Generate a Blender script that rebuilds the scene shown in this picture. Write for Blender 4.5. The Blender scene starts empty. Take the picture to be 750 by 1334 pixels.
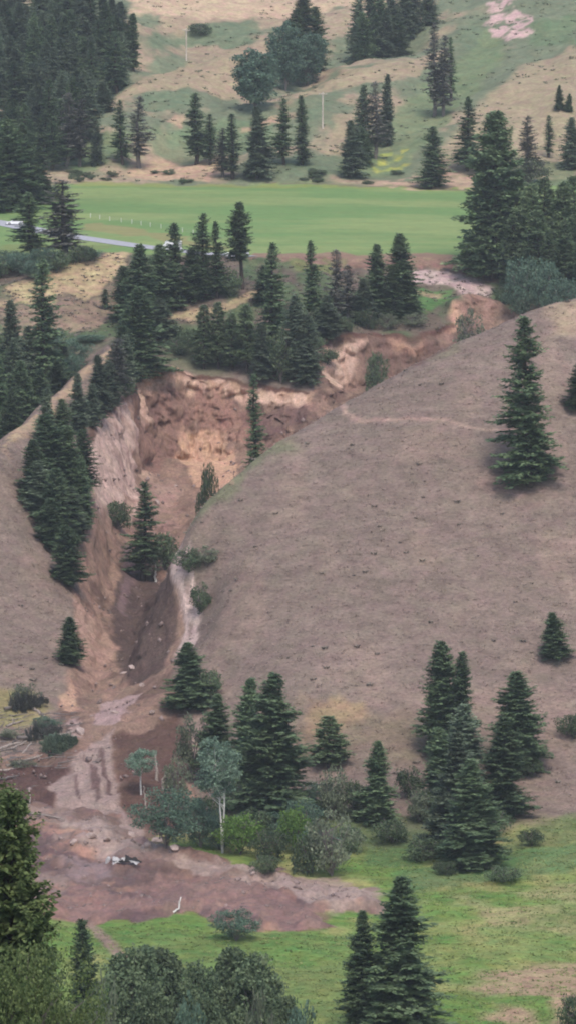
import bpy, math, random
import numpy as np
from mathutils import Vector, Matrix
from mathutils.geometry import delaunay_2d_cdt

# ------------------------------------------------------------------ camera, sky, sun, exposure
S = bpy.context.scene
COL = S.collection
F_PX, CX, CY = 5700.0, 375.0, 667.0            # focal length in photo pixels, photo centre
PITCH = math.radians(5.84)
cam_d = bpy.data.cameras.new('camera')
cam = bpy.data.objects.new('camera', cam_d)
COL.objects.link(cam)
cam.location = (0, 0, 0)
cam.rotation_euler = (math.radians(90) - PITCH, 0, 0)
cam_d.sensor_fit = 'HORIZONTAL'
cam_d.sensor_width = 36.0
cam_d.lens = 36.0 * F_PX / 750.0
cam_d.clip_start = 1.0
cam_d.clip_end = 8000.0
S.camera = cam

SUN_EL, SUN_AZ = math.radians(58), math.radians(168)   # azimuth measured from +Y towards +X
W = bpy.data.worlds.new('World')
S.world = W
W.use_nodes = True
nt = W.node_tree
for n in list(nt.nodes):
    nt.nodes.remove(n)
sky = nt.nodes.new('ShaderNodeTexSky')
sky.sky_type = 'NISHITA'
sky.sun_disc = False
sky.sun_elevation = SUN_EL
sky.sun_rotation = SUN_AZ
sky.air_density = 1.0
sky.dust_density = 3.0
sky.ozone_density = 1.0
bg = nt.nodes.new('ShaderNodeBackground')
bg.inputs['Strength'].default_value = 0.15
wo = nt.nodes.new('ShaderNodeOutputWorld')
nt.links.new(sky.outputs[0], bg.inputs['Color'])
nt.links.new(bg.outputs[0], wo.inputs['Surface'])

sun_d = bpy.data.lights.new('sun', 'SUN')
sun_d.energy = 1.3
sun_d.angle = math.radians(20)
sun_d.color = (1.0, 0.93, 0.86)
sun = bpy.data.objects.new('sun', sun_d)
COL.objects.link(sun)
_sd = Vector((math.sin(SUN_AZ) * math.cos(SUN_EL), math.cos(SUN_AZ) * math.cos(SUN_EL), math.sin(SUN_EL)))
sun.rotation_euler = _sd.to_track_quat('Z', 'Y').to_euler()

S.view_settings.view_transform = 'Standard'
S.view_settings.look = 'None'
S.view_settings.gamma = 1.0
S.view_settings.use_curve_mapping = False
S.view_settings.exposure = 0.5
S.render.engine = 'CYCLES'
S.cycles.filter_width = 2.0
S.cycles.max_bounces = 5
S.cycles.diffuse_bounces = 3
S.cycles.volume_bounces = 1
S.cycles.transparent_max_bounces = 4
S.cycles.use_denoising = True
try:
    S.cycles.denoiser = 'OPENIMAGEDENOISE'
except Exception:
    pass

# ------------------------------------------------------------------ helpers
rng = np.random.default_rng(7)
random.seed(7)
CP, SP = math.cos(PITCH), math.sin(PITCH)

def ray(px, py):
    a, b = (px - CX) / F_PX, (CY - py) / F_PX
    return np.array([a, CP + b * SP, -SP + b * CP])

def at(px, py, D):
    """the point at horizontal distance D seen at photo position px, py"""
    r = ray(px, py)
    return r * (D / r[1])

def lin(r, g, b):
    c = np.array([r, g, b], float) / 255.0
    return np.where(c <= 0.04045, c / 12.92, ((c + 0.055) / 1.055) ** 2.4)

def _hash(i, j, k, seed):
    h = (i.astype(np.int64) * 374761393 + j.astype(np.int64) * 668265263 + k.astype(np.int64) * 2147483647 + seed * 974711) & 0xFFFFFFFF
    h = ((h ^ (h >> 13)) * 1274126177) & 0xFFFFFFFF
    h = ((h ^ (h >> 16)) * 2246822519) & 0xFFFFFFFF
    return ((h ^ (h >> 15)) & 0xFFFFFF).astype(np.float64) / 0xFFFFFF * 2 - 1

def noise(x, y, z=None, seed=0):
    x = np.asarray(x, float); y = np.asarray(y, float)
    z = np.zeros_like(x) if z is None else np.asarray(z, float)
    i, j, k = np.floor(x), np.floor(y), np.floor(z)
    u, v, w = x - i, y - j, z - k
    u, v, w = [t * t * t * (t * (t * 6 - 15) + 10) for t in (u, v, w)]
    r = 0
    for a in (0, 1):
        for b in (0, 1):
            for c in (0, 1):
                wt = (u if a else 1 - u) * (v if b else 1 - v) * (w if c else 1 - w)
                if c and not np.any(w):
                    continue
                r = r + wt * _hash(i + a, j + b, k + c, seed)
    return r

def fbm(x, y, z=None, oct=4, seed=0, gain=0.5):
    x = np.asarray(x, float); y = np.asarray(y, float)
    r, amp, f = 0, 1.0, 1.0
    for o in range(oct):
        r = r + amp * noise(x * f + 17.3 * o, y * f - 9.1 * o, None if z is None else np.asarray(z) * f + 5.7 * o, seed + o)
        amp *= gain; f *= 2.03
    return r

def sstep(a, b, x):
    t = np.clip((x - a) / (b - a), 0, 1)
    return t * t * (3 - 2 * t)

def mesh_np(name, V, Fq, smooth=False, mat=None):
    """mesh from vertex array and an (n,3) or (n,4) face array"""
    V = np.asarray(V, np.float32); Fq = np.asarray(Fq, np.int32)
    m = bpy.data.meshes.new(name)
    n, k = Fq.shape
    m.vertices.add(len(V)); m.vertices.foreach_set('co', V.ravel())
    m.loops.add(n * k); m.loops.foreach_set('vertex_index', Fq.ravel())
    m.polygons.add(n)
    m.polygons.foreach_set('loop_start', np.arange(0, n * k, k, dtype=np.int32))
    if smooth:
        m.polygons.foreach_set('use_smooth', np.ones(n, bool))
    m.update(calc_edges=True)
    m.validate()
    if mat:
        m.materials.append(mat)
    return m

def link(name, data, parent=None, **props):
    o = bpy.data.objects.new(name, data)
    COL.objects.link(o)
    if parent is not None:
        o.parent = parent
    for k, v in props.items():
        if v is not None:
            o[k] = v
    return o

def tube_arrays(pts, rad, n=7, cap=True):
    pts = np.asarray(pts, float); rad = np.asarray(rad, float)
    m = len(pts)
    V, F = [], []
    for i in range(m):
        d = pts[min(i + 1, m - 1)] - pts[max(i - 1, 0)]
        d = d / (np.linalg.norm(d) + 1e-9)
        a = np.cross(d, [0.31, 0.9, 0.17]); a /= np.linalg.norm(a)
        b = np.cross(d, a)
        for k in range(n):
            t = 2 * math.pi * k / n
            V.append(pts[i] + rad[i] * (a * math.cos(t) + b * math.sin(t)))
    for i in range(m - 1):
        for k in range(n):
            F.append((i * n + k, i * n + (k + 1) % n, (i + 1) * n + (k + 1) % n, (i + 1) * n + k))
    if cap:
        for i, base in ((0, 0), (m - 1, (m - 1) * n)):
            c = len(V); V.append(pts[i])
            for k in range(n):
                F.append((base + k, base + (k + 1) % n, c, c))
    return V, F

class MB:
    """collects polygons for ONE mesh"""
    def __init__(self): self.V = []; self.F = []
    def add(self, V, F):
        b = len(self.V); self.V += [tuple(v) for v in V]
        for f in F:
            g = []
            for i in f:
                if i + b not in g: g.append(i + b)
            self.F.append(tuple(g))
        return self
    def tube(self, pts, rad, n=7): return self.add(*tube_arrays(pts, rad, n))
    def box(self, c, s, rz=0, bev=0.0):
        cx, cy, cz = c; sx, sy, sz = [t / 2 for t in s]
        V = []
        for z in (-sz, sz):
            for x, y in ((-sx, -sy), (sx, -sy), (sx, sy), (-sx, sy)):
                V.append((cx + x * math.cos(rz) - y * math.sin(rz), cy + x * math.sin(rz) + y * math.cos(rz), cz + z))
        return self.add(V, [(3, 2, 1, 0), (4, 5, 6, 7), (0, 1, 5, 4), (1, 2, 6, 5), (2, 3, 7, 6), (3, 0, 4, 7)])
    def prism(self, prof, y0, y1, inset=0.0):
        """profile in x,z extruded along y"""
        n = len(prof)
        V = [(x, y0, z) for x, z in prof] + [(x, y1, z) for x, z in prof]
        F = [(i, (i + 1) % n, n + (i + 1) % n, n + i) for i in range(n)]
        F += [tuple(range(n - 1, -1, -1)), tuple(range(n, 2 * n))]
        return self.add(V, F)
    def mesh(self, name, mat, smooth=False):
        m = bpy.data.meshes.new(name)
        m.from_pydata(self.V, [], self.F); m.update()
        m.materials.append(mat)
        if smooth:
            m.polygons.foreach_set('use_smooth', np.ones(len(m.polygons), bool))
        return m

# ------------------------------------------------------------------ materials
def new_mat(name):
    m = bpy.data.materials.new(name); m.use_nodes = True
    t = m.node_tree
    b = t.nodes['Principled BSDF']
    b.inputs['Specular IOR Level'].default_value = 0.2
    return m, t, b

def N(t, typ, **kw):
    n = t.nodes.new(typ)
    for k, v in kw.items():
        setattr(n, k, v)
    return n

def mat_plain(name, col, rough=0.8, var=0.25, scale=2.0, spec=0.2, metal=0.0):
    m, t, b = new_mat(name)
    tc = N(t, 'ShaderNodeTexCoord')
    nz = N(t, 'ShaderNodeTexNoise'); nz.inputs['Scale'].default_value = scale; nz.inputs['Detail'].default_value = 5
    mr = N(t, 'ShaderNodeMapRange'); mr.inputs['From Min'].default_value = 0.3; mr.inputs['From Max'].default_value = 0.7
    mr.inputs['To Min'].default_value = 1 - var; mr.inputs['To Max'].default_value = 1 + var
    mx = N(t, 'ShaderNodeVectorMath', operation='SCALE'); mx.inputs[0].default_value = tuple(col)
    t.links.new(tc.outputs['Object'], nz.inputs['Vector'])
    t.links.new(nz.outputs['Fac'], mr.inputs['Value'])
    t.links.new(mr.outputs['Result'], mx.inputs['Scale'])
    t.links.new(mx.outputs[0], b.inputs['Base Color'])
    b.inputs['Roughness'].default_value = rough
    b.inputs['Specular IOR Level'].default_value = spec
    b.inputs['Metallic'].default_value = metal
    return m

def mat_leaf(name, c1, c2, vary=0.28, trans=0.33, nscale=0.35):
    """foliage: two tones by clump noise, each tree a little different, some light let through"""
    m, t, b = new_mat(name)
    tc = N(t, 'ShaderNodeTexCoord')
    oi = N(t, 'ShaderNodeObjectInfo')
    nz = N(t, 'ShaderNodeTexNoise'); nz.inputs['Scale'].default_value = nscale; nz.inputs['Detail'].default_value = 4
    nz.inputs['Roughness'].default_value = 0.65
    ad = N(t, 'ShaderNodeVectorMath', operation='ADD')
    ml = N(t, 'ShaderNodeVectorMath', operation='SCALE'); ml.inputs[0].default_value = (37, 91, 53)
    t.links.new(oi.outputs['Random'], ml.inputs['Scale'])
    t.links.new(tc.outputs['Object'], ad.inputs[0]); t.links.new(ml.outputs[0], ad.inputs[1])
    t.links.new(ad.outputs[0], nz.inputs['Vector'])
    mr = N(t, 'ShaderNodeMapRange'); mr.inputs['From Min'].default_value = 0.32; mr.inputs['From Max'].default_value = 0.68
    t.links.new(nz.outputs['Fac'], mr.inputs['Value'])
    mx = N(t, 'ShaderNodeMix', data_type='RGBA')
    mx.inputs['A'].default_value = (*c1, 1); mx.inputs['B'].default_value = (*c2, 1)
    t.links.new(mr.outputs['Result'], mx.inputs['Factor'])
    at_ = N(t, 'ShaderNodeAttribute'); at_.attribute_name = 'tint'
    mr2 = N(t, 'ShaderNodeMapRange'); mr2.inputs['To Min'].default_value = 1 - vary; mr2.inputs['To Max'].default_value = 1 + vary
    t.links.new(oi.outputs['Random'], mr2.inputs['Value'])
    mr3 = N(t, 'ShaderNodeMapRange'); mr3.inputs['To Min'].default_value = 0.65; mr3.inputs['To Max'].default_value = 1.4
    t.links.new(at_.outputs['Fac'], mr3.inputs['Value'])
    mm = N(t, 'ShaderNodeMath', operation='MULTIPLY')
    t.links.new(mr2.outputs['Result'], mm.inputs[0]); t.links.new(mr3.outputs['Result'], mm.inputs[1])
    sc = N(t, 'ShaderNodeVectorMath', operation='SCALE')
    t.links.new(mx.outputs['Result'], sc.inputs[0]); t.links.new(mm.outputs[0], sc.inputs['Scale'])
    t.links.new(sc.outputs[0], b.inputs['Base Color'])
    b.inputs['Roughness'].default_value = 0.75
    b.inputs['Specular IOR Level'].default_value = 0.15
    tr = N(t, 'ShaderNodeBsdfTranslucent')
    t.links.new(sc.outputs[0], tr.inputs['Color'])
    ms = N(t, 'ShaderNodeMixShader'); ms.inputs[0].default_value = trans
    t.links.new(b.outputs[0], ms.inputs[1]); t.links.new(tr.outputs[0], ms.inputs[2])
    t.links.new(ms.outputs[0], t.nodes['Material Output'].inputs['Surface'])
    return m

def mat_ground(name, rough=0.95, amps=(0.25, 0.22, 0.25), scales=(0.06, 0.5, 2.6), stretch=(1, 1, 1), bump=0.3, bscale=1.5, bdist=0.3, spec=0.1, hue=0.0):
    """ground: colour from the map of soils and plants, broken up by noise at three sizes and fine relief"""
    m, t, b = new_mat(name)
    tc = N(t, 'ShaderNodeTexCoord')
    mp = N(t, 'ShaderNodeMapping'); mp.inputs['Scale'].default_value = stretch
    t.links.new(tc.outputs['Object'], mp.inputs['Vector'])
    at_ = N(t, 'ShaderNodeAttribute'); at_.attribute_name = 'soil'
    fac = None
    for a, s in zip(amps, scales):
        nz = N(t, 'ShaderNodeTexNoise'); nz.inputs['Scale'].default_value = s; nz.inputs['Detail'].default_value = 6
        nz.inputs['Roughness'].default_value = 0.62
        t.links.new(mp.outputs[0], nz.inputs['Vector'])
        mr = N(t, 'ShaderNodeMapRange'); mr.inputs['From Min'].default_value = 0.3; mr.inputs['From Max'].default_value = 0.7
        mr.inputs['To Min'].default_value = 1 - a; mr.inputs['To Max'].default_value = 1 + a
        t.links.new(nz.outputs['Fac'], mr.inputs['Value'])
        if fac is None:
            fac = mr.outputs['Result']
        else:
            mm = N(t, 'ShaderNodeMath', operation='MULTIPLY')
            t.links.new(fac, mm.inputs[0]); t.links.new(mr.outputs['Result'], mm.inputs[1]); fac = mm.outputs[0]
    sc = N(t, 'ShaderNodeVectorMath', operation='SCALE')
    t.links.new(at_.outputs['Color'], sc.inputs[0]); t.links.new(fac, sc.inputs['Scale'])
    out = sc.outputs[0]
    if hue:
        nz = N(t, 'ShaderNodeTexNoise'); nz.inputs['Scale'].default_value = 0.33; nz.inputs['Detail'].default_value = 5
        t.links.new(tc.outputs['Object'], nz.inputs['Vector'])
        mr = N(t, 'ShaderNodeMapRange'); mr.inputs['From Min'].default_value = 0.3; mr.inputs['From Max'].default_value = 0.7
        mr.inputs['To Min'].default_value = 0.5 - hue; mr.inputs['To Max'].default_value = 0.5 + hue
        t.links.new(nz.outputs['Fac'], mr.inputs['Value'])
        hs = N(t, 'ShaderNodeHueSaturation')
        t.links.new(mr.outputs['Result'], hs.inputs['Hue']); t.links.new(out, hs.inputs['Color'])
        out = hs.outputs['Color']
    t.links.new(out, b.inputs['Base Color'])
    nb = N(t, 'ShaderNodeTexNoise'); nb.inputs['Scale'].default_value = bscale; nb.inputs['Detail'].default_value = 7
    nb.inputs['Roughness'].default_value = 0.65
    t.links.new(mp.outputs[0], nb.inputs['Vector'])
    bp = N(t, 'ShaderNodeBump'); bp.inputs['Strength'].default_value = bump; bp.inputs['Distance'].default_value = bdist
    t.links.new(nb.outputs['Fac'], bp.inputs['Height'])
    t.links.new(bp.outputs[0], b.inputs['Normal'])
    b.inputs['Roughness'].default_value = rough
    b.inputs['Specular IOR Level'].default_value = spec
    return m

M = {}
M['bark'] = mat_plain('bark', (0.075, 0.055, 0.045), 0.9, 0.35, 3)
M['bark_grey'] = mat_plain('bark_grey', (0.16, 0.14, 0.13), 0.9, 0.3, 3)
M['bark_white'] = mat_plain('bark_white', (0.62, 0.60, 0.56), 0.8, 0.35, 1.5)
M['dead_wood'] = mat_plain('dead_wood', (0.29, 0.245, 0.215), 0.9, 0.35, 4)
M['fir'] = mat_leaf('fir_needles', (0.072, 0.120, 0.066), (0.190, 0.262, 0.138))
M['fir_blue'] = mat_leaf('grey_green_needles', (0.108, 0.155, 0.105), (0.225, 0.280, 0.185))
M['fir_dry'] = mat_leaf('thin_grey_needles', (0.13, 0.13, 0.115), (0.20, 0.20, 0.17))
M['pine'] = mat_leaf('pine_needles', (0.082, 0.134, 0.072), (0.205, 0.265, 0.140))
M['aspen'] = mat_leaf('aspen_leaves', (0.17, 0.26, 0.19), (0.27, 0.37, 0.27), 0.15, 0.35, 0.8)
M['willow'] = mat_leaf('willow_leaves', (0.090, 0.150, 0.108), (0.155, 0.235, 0.165), 0.2, 0.35, 0.8)
M['bright'] = mat_leaf('bright_leaves', (0.100, 0.185, 0.045), (0.19, 0.31, 0.08), 0.2, 0.35, 0.8)
M['shrub'] = mat_leaf('shrub_leaves', (0.070, 0.110, 0.062), (0.140, 0.185, 0.100), 0.3, 0.3, 0.8)
M['sage'] = mat_leaf('grey_shrub_leaves', (0.125, 0.150, 0.098), (0.205, 0.235, 0.155), 0.25, 0.3, 0.8)
M['soft'] = mat_leaf('soft_pine_needles', (0.070, 0.112, 0.064), (0.175, 0.225, 0.122), 0.22, 0.3, 0.5)
M['near_leaf'] = mat_leaf('near_leaves', (0.062, 0.105, 0.040), (0.225, 0.280, 0.110), 0.15, 0.35, 0.9)
M['white_paint'] = mat_plain('white_paint', (0.78, 0.79, 0.80), 0.35, 0.05, 2, 0.5)
M['dark_glass'] = mat_plain('dark_glass', (0.02, 0.025, 0.03), 0.1, 0.05, 2, 0.5)
M['rubber'] = mat_plain('rubber', (0.02, 0.02, 0.02), 0.8, 0.1, 2)
M['steel'] = mat_plain('steel', (0.35, 0.35, 0.36), 0.45, 0.15, 3, 0.5, 0.6)
M['lamp_red'] = mat_plain('lamp_red', (0.4, 0.02, 0.02), 0.3, 0.05, 2, 0.5)
M['lamp_clear'] = mat_plain('lamp_clear', (0.75, 0.75, 0.72), 0.2, 0.05, 2, 0.5)
M['pole_wood'] = mat_plain('pole_wood', (0.42, 0.37, 0.31), 0.85, 0.2, 3)
M['post_white'] = mat_plain('post_white', (0.70, 0.68, 0.62), 0.8, 0.15, 3)
M['wreck_dark'] = mat_plain('wreck_dark', (0.03, 0.028, 0.028), 0.7, 0.4, 2)
M['wreck_white'] = mat_plain('wreck_white', (0.45, 0.44, 0.44), 0.5, 0.25, 1.5, 0.4)
M['asphalt'] = mat_plain('asphalt', (0.36, 0.36, 0.39), 0.9, 0.12, 1.0)
M['gravel'] = mat_plain('gravel', (0.30, 0.25, 0.215), 0.95, 0.25, 1.0)
M['rock'] = mat_plain('soil_block', (0.36, 0.28, 0.25), 0.95, 0.35, 1.3)
M['clod'] = mat_plain('soil_clods', (0.22, 0.165, 0.15), 0.95, 0.4, 0.5)
M['tuft'] = mat_leaf('dry_tufts', (0.24, 0.185, 0.165), (0.36, 0.28, 0.235), 0.0, 0.2, 0.25)
M['sagebrush'] = mat_leaf('sagebrush', (0.17, 0.155, 0.13), (0.26, 0.235, 0.195), 0.0, 0.2, 0.5)
M['hillscrub'] = mat_leaf('hill_scrub', (0.11, 0.13, 0.085), (0.19, 0.21, 0.14), 0.0, 0.2, 0.5)
M['grass_tuft'] = mat_leaf('green_tufts', (0.13, 0.19, 0.06), (0.28, 0.31, 0.12), 0.0, 0.3, 0.12)

# ------------------------------------------------------------------ the lie of the land: break lines of the terrain
def P(*pts): return [tuple(at(*p)) for p in pts]
def Wp(px, D, z): return ((px - CX) / F_PX * D, D, z)

lines = []
R_CREST = P((225,705,800),(240,670,803),(262,640,808),(300,605,815),(350,575,822),(400,548,828),(450,517,833),(500,490,838),(550,462,843),
            (600,437,848),(650,415,853),(700,395,858),(750,383,864),(850,365,875),(1000,340,890))
lines.append(R_CREST)
BACK = [Wp(262,890,-100),Wp(320,900,-97),Wp(400,912,-90),Wp(480,928,-83),Wp(560,943,-76),Wp(640,962,-69),Wp(700,980,-63),Wp(760,990,-60),Wp(900,1000,-58)]
lines.append(BACK)
RIM = P((70,925,765),(95,870,790),(102,800,815),(100,740,838),(118,650,868),(113,575,905),(120,552,918),(150,530,940),(168,524,948),
        (173,500,963),(174,478,984),(192,472,991),(230,479,993),(257,487,991),(290,490,991),(330,497,989),(370,504,987),(400,512,984),(416,505,986),
        (413,480,994),(416,445,1003),(425,435,1008),(440,433,1010),(500,438,1013),(550,435,1016),(575,440,1019),(588,420,1025),
        (591,384,1031),(610,380,1034),(640,386,1036),(665,400,1036),(700,408,1034))
lines.append(RIM)
BASE = P((122,905,784),(135,850,812),(132,790,840),(141,730,873),(150,690,894),(162,655,913),(180,620,942),(192,600,967),(230,612,974),(280,612,975),
         (300,600,974),(350,590,972),(400,560,971),(430,530,981),(448,508,1000),(500,502,1004),(560,478,1009),(582,457,1014),(604,430,1024),(630,420,1029),(670,417,1031))
lines.append(BASE)
FLOOR = P((100,1072,700),(106,1010,724),(130,955,747),(162,900,783),(174,850,815),(180,800,848),(190,745,884),(208,690,918),(238,648,943))
lines.append(FLOOR)
SPUR = P((225,705,800),(220,755,802),(240,830,790),(230,880,775),(240,930,755),(250,1000,730),(262,1075,702))
lines.append(SPUR)
FOOT = P((262,1075,702),(350,1085,695),(430,1108,684),(520,1102,689),(600,1087,697),(680,1072,702),(750,1060,706),(900,1050,714))
lines.append(FOOT)
lines.append(P((262,1020,722),(350,1005,727),(430,1010,723),(520,1005,725),(600,1000,727),(750,985,731),(900,975,736)))
lines.append(P((300,800,776),(400,800,770),(500,800,768),(600,800,767),(750,795,769),(900,790,772)))
lines.append(P((320,700,794),(400,650,801),(500,600,806),(600,600,805),(750,590,807),(900,580,810)))
lines.append(P((430,575,818),(520,520,826),(600,490,831),(680,450,839),(750,430,846),(900,410,856)))
# left hill
lines.append(P((-60,1000,735),(0,990,738),(60,982,739),(96,962,745)))
lines.append(P((-60,1064,704),(30,1058,706),(78,1062,703)))
lines.append(P((-80,925,768),(0,925,766),(45,930,763)))
lines.append(P((-80,800,800),(0,800,805),(50,800,810)))
lines.append(P((-80,700,820),(0,700,828),(50,700,836)))
L_CREST = P((-150,650,815),(-60,610,838),(0,575,862),(30,545,886),(60,510,918),(85,489,942),(110,470,962),(140,447,985),(160,433,1002),(195,418,1018),(240,405,1022),(300,390,1026),(340,382,1029))
lines.append(L_CREST)
lines.append([Wp(-60,893,-85),Wp(0,912,-82),Wp(40,938,-78.5),Wp(80,965,-72.5),Wp(112,988,-67.5)])
lines.append(P((-60,480,988),(0,470,992),(60,440,1005),(110,430,1013)))
lines.append(P((-60,415,1018),(0,410,1020),(80,400,1026),(140,395,1032)))
lines.append(P((-60,385,1040),(0,372,1042),(70,350,1050),(120,335,1057),(165,324,1064)))
# bench and bank below the field
lines.append(P((380,395,1031),(450,393,1033),(530,395,1037),(565,400,1036)))
lines.append(P((-60,330,1074),(60,330,1072),(200,333,1068),(330,333,1068),(400,331,1070),(480,331,1070),(545,331,1071),(620,333,1072),(700,330,1075),(850,330,1080)))
lines.append(P((535,349,1063),(585,353,1062),(620,362,1059),(645,376,1053)))
lines.append(P((535,366,1057),(585,371,1055),(625,386,1047)))
# field back edge and beyond
lines.append(P((-150,238,1255),(100,240,1258),(300,240,1260),(480,243,1258),(615,247,1255),(750,240,1265),(900,235,1272)))
lines.append(P((165,224,1280),(200,212,1288),(235,204,1293),(270,207,1293),(290,218,1285)))
lines.append([Wp(170,1308,-28),Wp(235,1315,-27),Wp(290,1312,-26)])
A_CREST = P((110,142,1345),(180,106,1375),(243,78,1415),(300,67,1432),(345,66,1438))
lines.append(A_CREST)
lines.append([Wp(110,1370,-14),Wp(180,1410,-6.5),Wp(243,1450,-1.0),Wp(320,1468,-0.5)])
lines.append(P((130,180,1315),(250,150,1345),(330,145,1348)))
lines.append(P((200,40,1500),(260,33,1510),(320,25,1520)))
B_CREST = P((348,152,1348),(380,122,1378),(440,93,1408),(520,75,1432),(600,50,1465),(640,28,1492))
lines.append(B_CREST)
lines.append([Wp(352,1385,-11),Wp(390,1415,-6),Wp(440,1440,-1.5),Wp(520,1468,2.5)])
lines.append(P((652,40,1478),(606,90,1424),(562,130,1379),(522,175,1334),(492,215,1293)))
lines.append(P((580,85,1422),(520,122,1380),(475,185,1320)))
lines.append(P((668,70,1436),(618,130,1364),(568,190,1306),(540,228,1276)))
lines.append(P((420,30,1512),(520,8,1535)))
extra = P((0,200,1310),(60,150,1350),(0,100,1410),(60,60,1450),(0,0,1530),(150,20,1500),(750,200,1300),(750,130,1350),(750,60,1420),(700,20,1480),(660,0,1510),(760,-20,1535),
          (640,230,1278),(400,190,1300),(440,150,1345),(900,190,1310),(900,100,1400),(900,0,1500),(-100,150,1350),(-100,50,1450),(30,900,775),(0,860,785),(0,640,840),
          (60,600,872),(30,620,853),(70,690,845),(80,560,908),(95,525,930),(130,490,958),(700,360,1055),(780,372,1042),(250,-40,1620),(500,-40,1620),(750,-60,1640),(0,-60,1640))
extra += [(x, D, -124.4) for D in (545, 590, 632, 660) for x in (-70, -45, -15, 15, 45, 75)]
extra += [Wp(px, D, 45 + 0.02 * px) for px, D in ((0, 1720), (375, 1720), (750, 1720))]
extra += [(x, D, z) for x in (-1800, -420, -170, 170, 420, 1800) for D, z in
          ((-120, 14), (-30, 0), (0, -1.8), (30, -12), (100, -32), (250, -68), (400, -107), (480, -124), (560, -124.4), (640, -124.4), (690, -123.8), (760, -99), (860, -50), (960, -58), (1070, -45), (1260, -34), (1350, -14), (1500, 13), (1720, 46), (2100, 95), (3200, 210))]
extra += [(x, D, z) for x in (-60, 0, 60) for D, z in ((-120, 14), (-30, 0), (0, -1.8), (30, -12), (100, -32), (250, -68), (400, -107), (480, -124), (2100, 95), (3200, 210))]

pts, edges = [], []
for ln in lines:
    b = len(pts)
    pts += ln
    edges += [(b + i, b + i + 1) for i in range(len(ln) - 1)]
pts += extra
PZ = np.array([p[2] for p in pts])
cv, ce, cf, ov, oe, of = delaunay_2d_cdt([Vector((p[0], p[1])) for p in pts], edges, [], 0, 1e-4)
vz = []
_pa = np.array([[p[0], p[1]] for p in pts])
for v, src in zip(cv, ov):
    if src:
        vz.append(float(np.mean(PZ[src])))
    else:                                   # two lines met: average of the nearest points
        d = np.hypot(_pa[:, 0] - v.x, _pa[:, 1] - v.y); k = np.argsort(d)[:3]
        vz.append(float(np.average(PZ[k], weights=1 / (d[k] + 0.1))))
tri = [(cv[f[0]], cv[f[1]], cv[f[2]], vz[f[0]], vz[f[1]], vz[f[2]]) for f in cf]

def raster(x0, x1, y0, y1, st):
    nx, ny = int(round((x1 - x0) / st)) + 1, int(round((y1 - y0) / st)) + 1
    Z = np.full((ny, nx), np.nan)
    for a, b, c, za, zb, zc in tri:
        i0 = max(0, int(math.floor((min(a.x, b.x, c.x) - x0) / st))); i1 = min(nx - 1, int(math.ceil((max(a.x, b.x, c.x) - x0) / st)))
        j0 = max(0, int(math.floor((min(a.y, b.y, c.y) - y0) / st))); j1 = min(ny - 1, int(math.ceil((max(a.y, b.y, c.y) - y0) / st)))
        if i1 < i0 or j1 < j0:
            continue
        X, Y = np.meshgrid(x0 + st * np.arange(i0, i1 + 1), y0 + st * np.arange(j0, j1 + 1))
        den = (b.y - c.y) * (a.x - c.x) + (c.x - b.x) * (a.y - c.y)
        if abs(den) < 1e-9:
            continue
        w0 = ((b.y - c.y) * (X - c.x) + (c.x - b.x) * (Y - c.y)) / den
        w1 = ((c.y - a.y) * (X - c.x) + (a.x - c.x) * (Y - c.y)) / den
        w2 = 1 - w0 - w1
        ok = (w0 > -1e-6) & (w1 > -1e-6) & (w2 > -1e-6)
        sub = Z[j0:j1 + 1, i0:i1 + 1]
        sub[ok] = (w0 * za + w1 * zb + w2 * zc)[ok]
    return Z

def blur(Z, s):
    r = int(math.ceil(3 * s)); k = np.exp(-0.5 * (np.arange(-r, r + 1) / s) ** 2); k /= k.sum()
    Zp = np.pad(Z, r, mode='edge')
    A = sum(k[i] * Zp[i:i + Z.shape[0], :] for i in range(2 * r + 1))
    return sum(k[i] * A[:, i:i + Z.shape[1]] for i in range(2 * r + 1))

FX0, FX1, FY0, FY1, FST = -150.0, 150.0, 480.0, 1740.0, 1.0
Zr = raster(FX0, FX1, FY0, FY1, FST)
GX0, GX1, GY0, GY1, GST = -1800.0, 1800.0, -120.0, 3200.0, 10.0
Zg = raster(GX0, GX1, GY0, GY1, GST)
Zg = np.nan_to_num(Zg, nan=0.0)
Zr = np.nan_to_num(Zr, nan=float(np.nanmean(Zr)))
# sharp near the slide, rounded elsewhere
gx = FX0 + FST * np.arange(Zr.shape[1]); gy = FY0 + FST * np.arange(Zr.shape[0])
GXX, GYY = np.meshgrid(gx, gy)

def seg_dist(X, Y, poly, closed=False):
    d = np.full(np.shape(X), 1e9)
    n = len(poly)
    for i in range(n if closed else n - 1):
        ax, ay = poly[i][0], poly[i][1]; bx, by = poly[(i + 1) % n][0], poly[(i + 1) % n][1]
        dx, dy = bx - ax, by - ay
        t = np.clip(((X - ax) * dx + (Y - ay) * dy) / (dx * dx + dy * dy + 1e-9), 0, 1)
        d = np.minimum(d, np.hypot(X - ax - t * dx, Y - ay - t * dy))
    return d

near = np.minimum(seg_dist(GXX, GYY, RIM), seg_dist(GXX, GYY, BASE))
wsharp = 1 - sstep(3, 16, near)
Z1, Z3, Z6 = blur(Zr, 0.7), blur(Zr, 2.6), blur(Zr, 5.0)
wfar = sstep(1050, 1120, GYY)
Zs = wsharp * Z1 + (1 - wsharp) * ((1 - wfar) * Z3 + wfar * Z6)
Zg = blur(Zg, 1.0)

def bil(Z, x0, y0, st, X, Y):
    u = np.clip((X - x0) / st, 0, Z.shape[1] - 1.001); v = np.clip((Y - y0) / st, 0, Z.shape[0] - 1.001)
    i, j = u.astype(int), v.astype(int); u = u - i; v = v - j
    return (Z[j, i] * (1 - u) + Z[j, i + 1] * u) * (1 - v) + (Z[j + 1, i] * (1 - u) + Z[j + 1, i + 1] * u) * v

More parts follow.
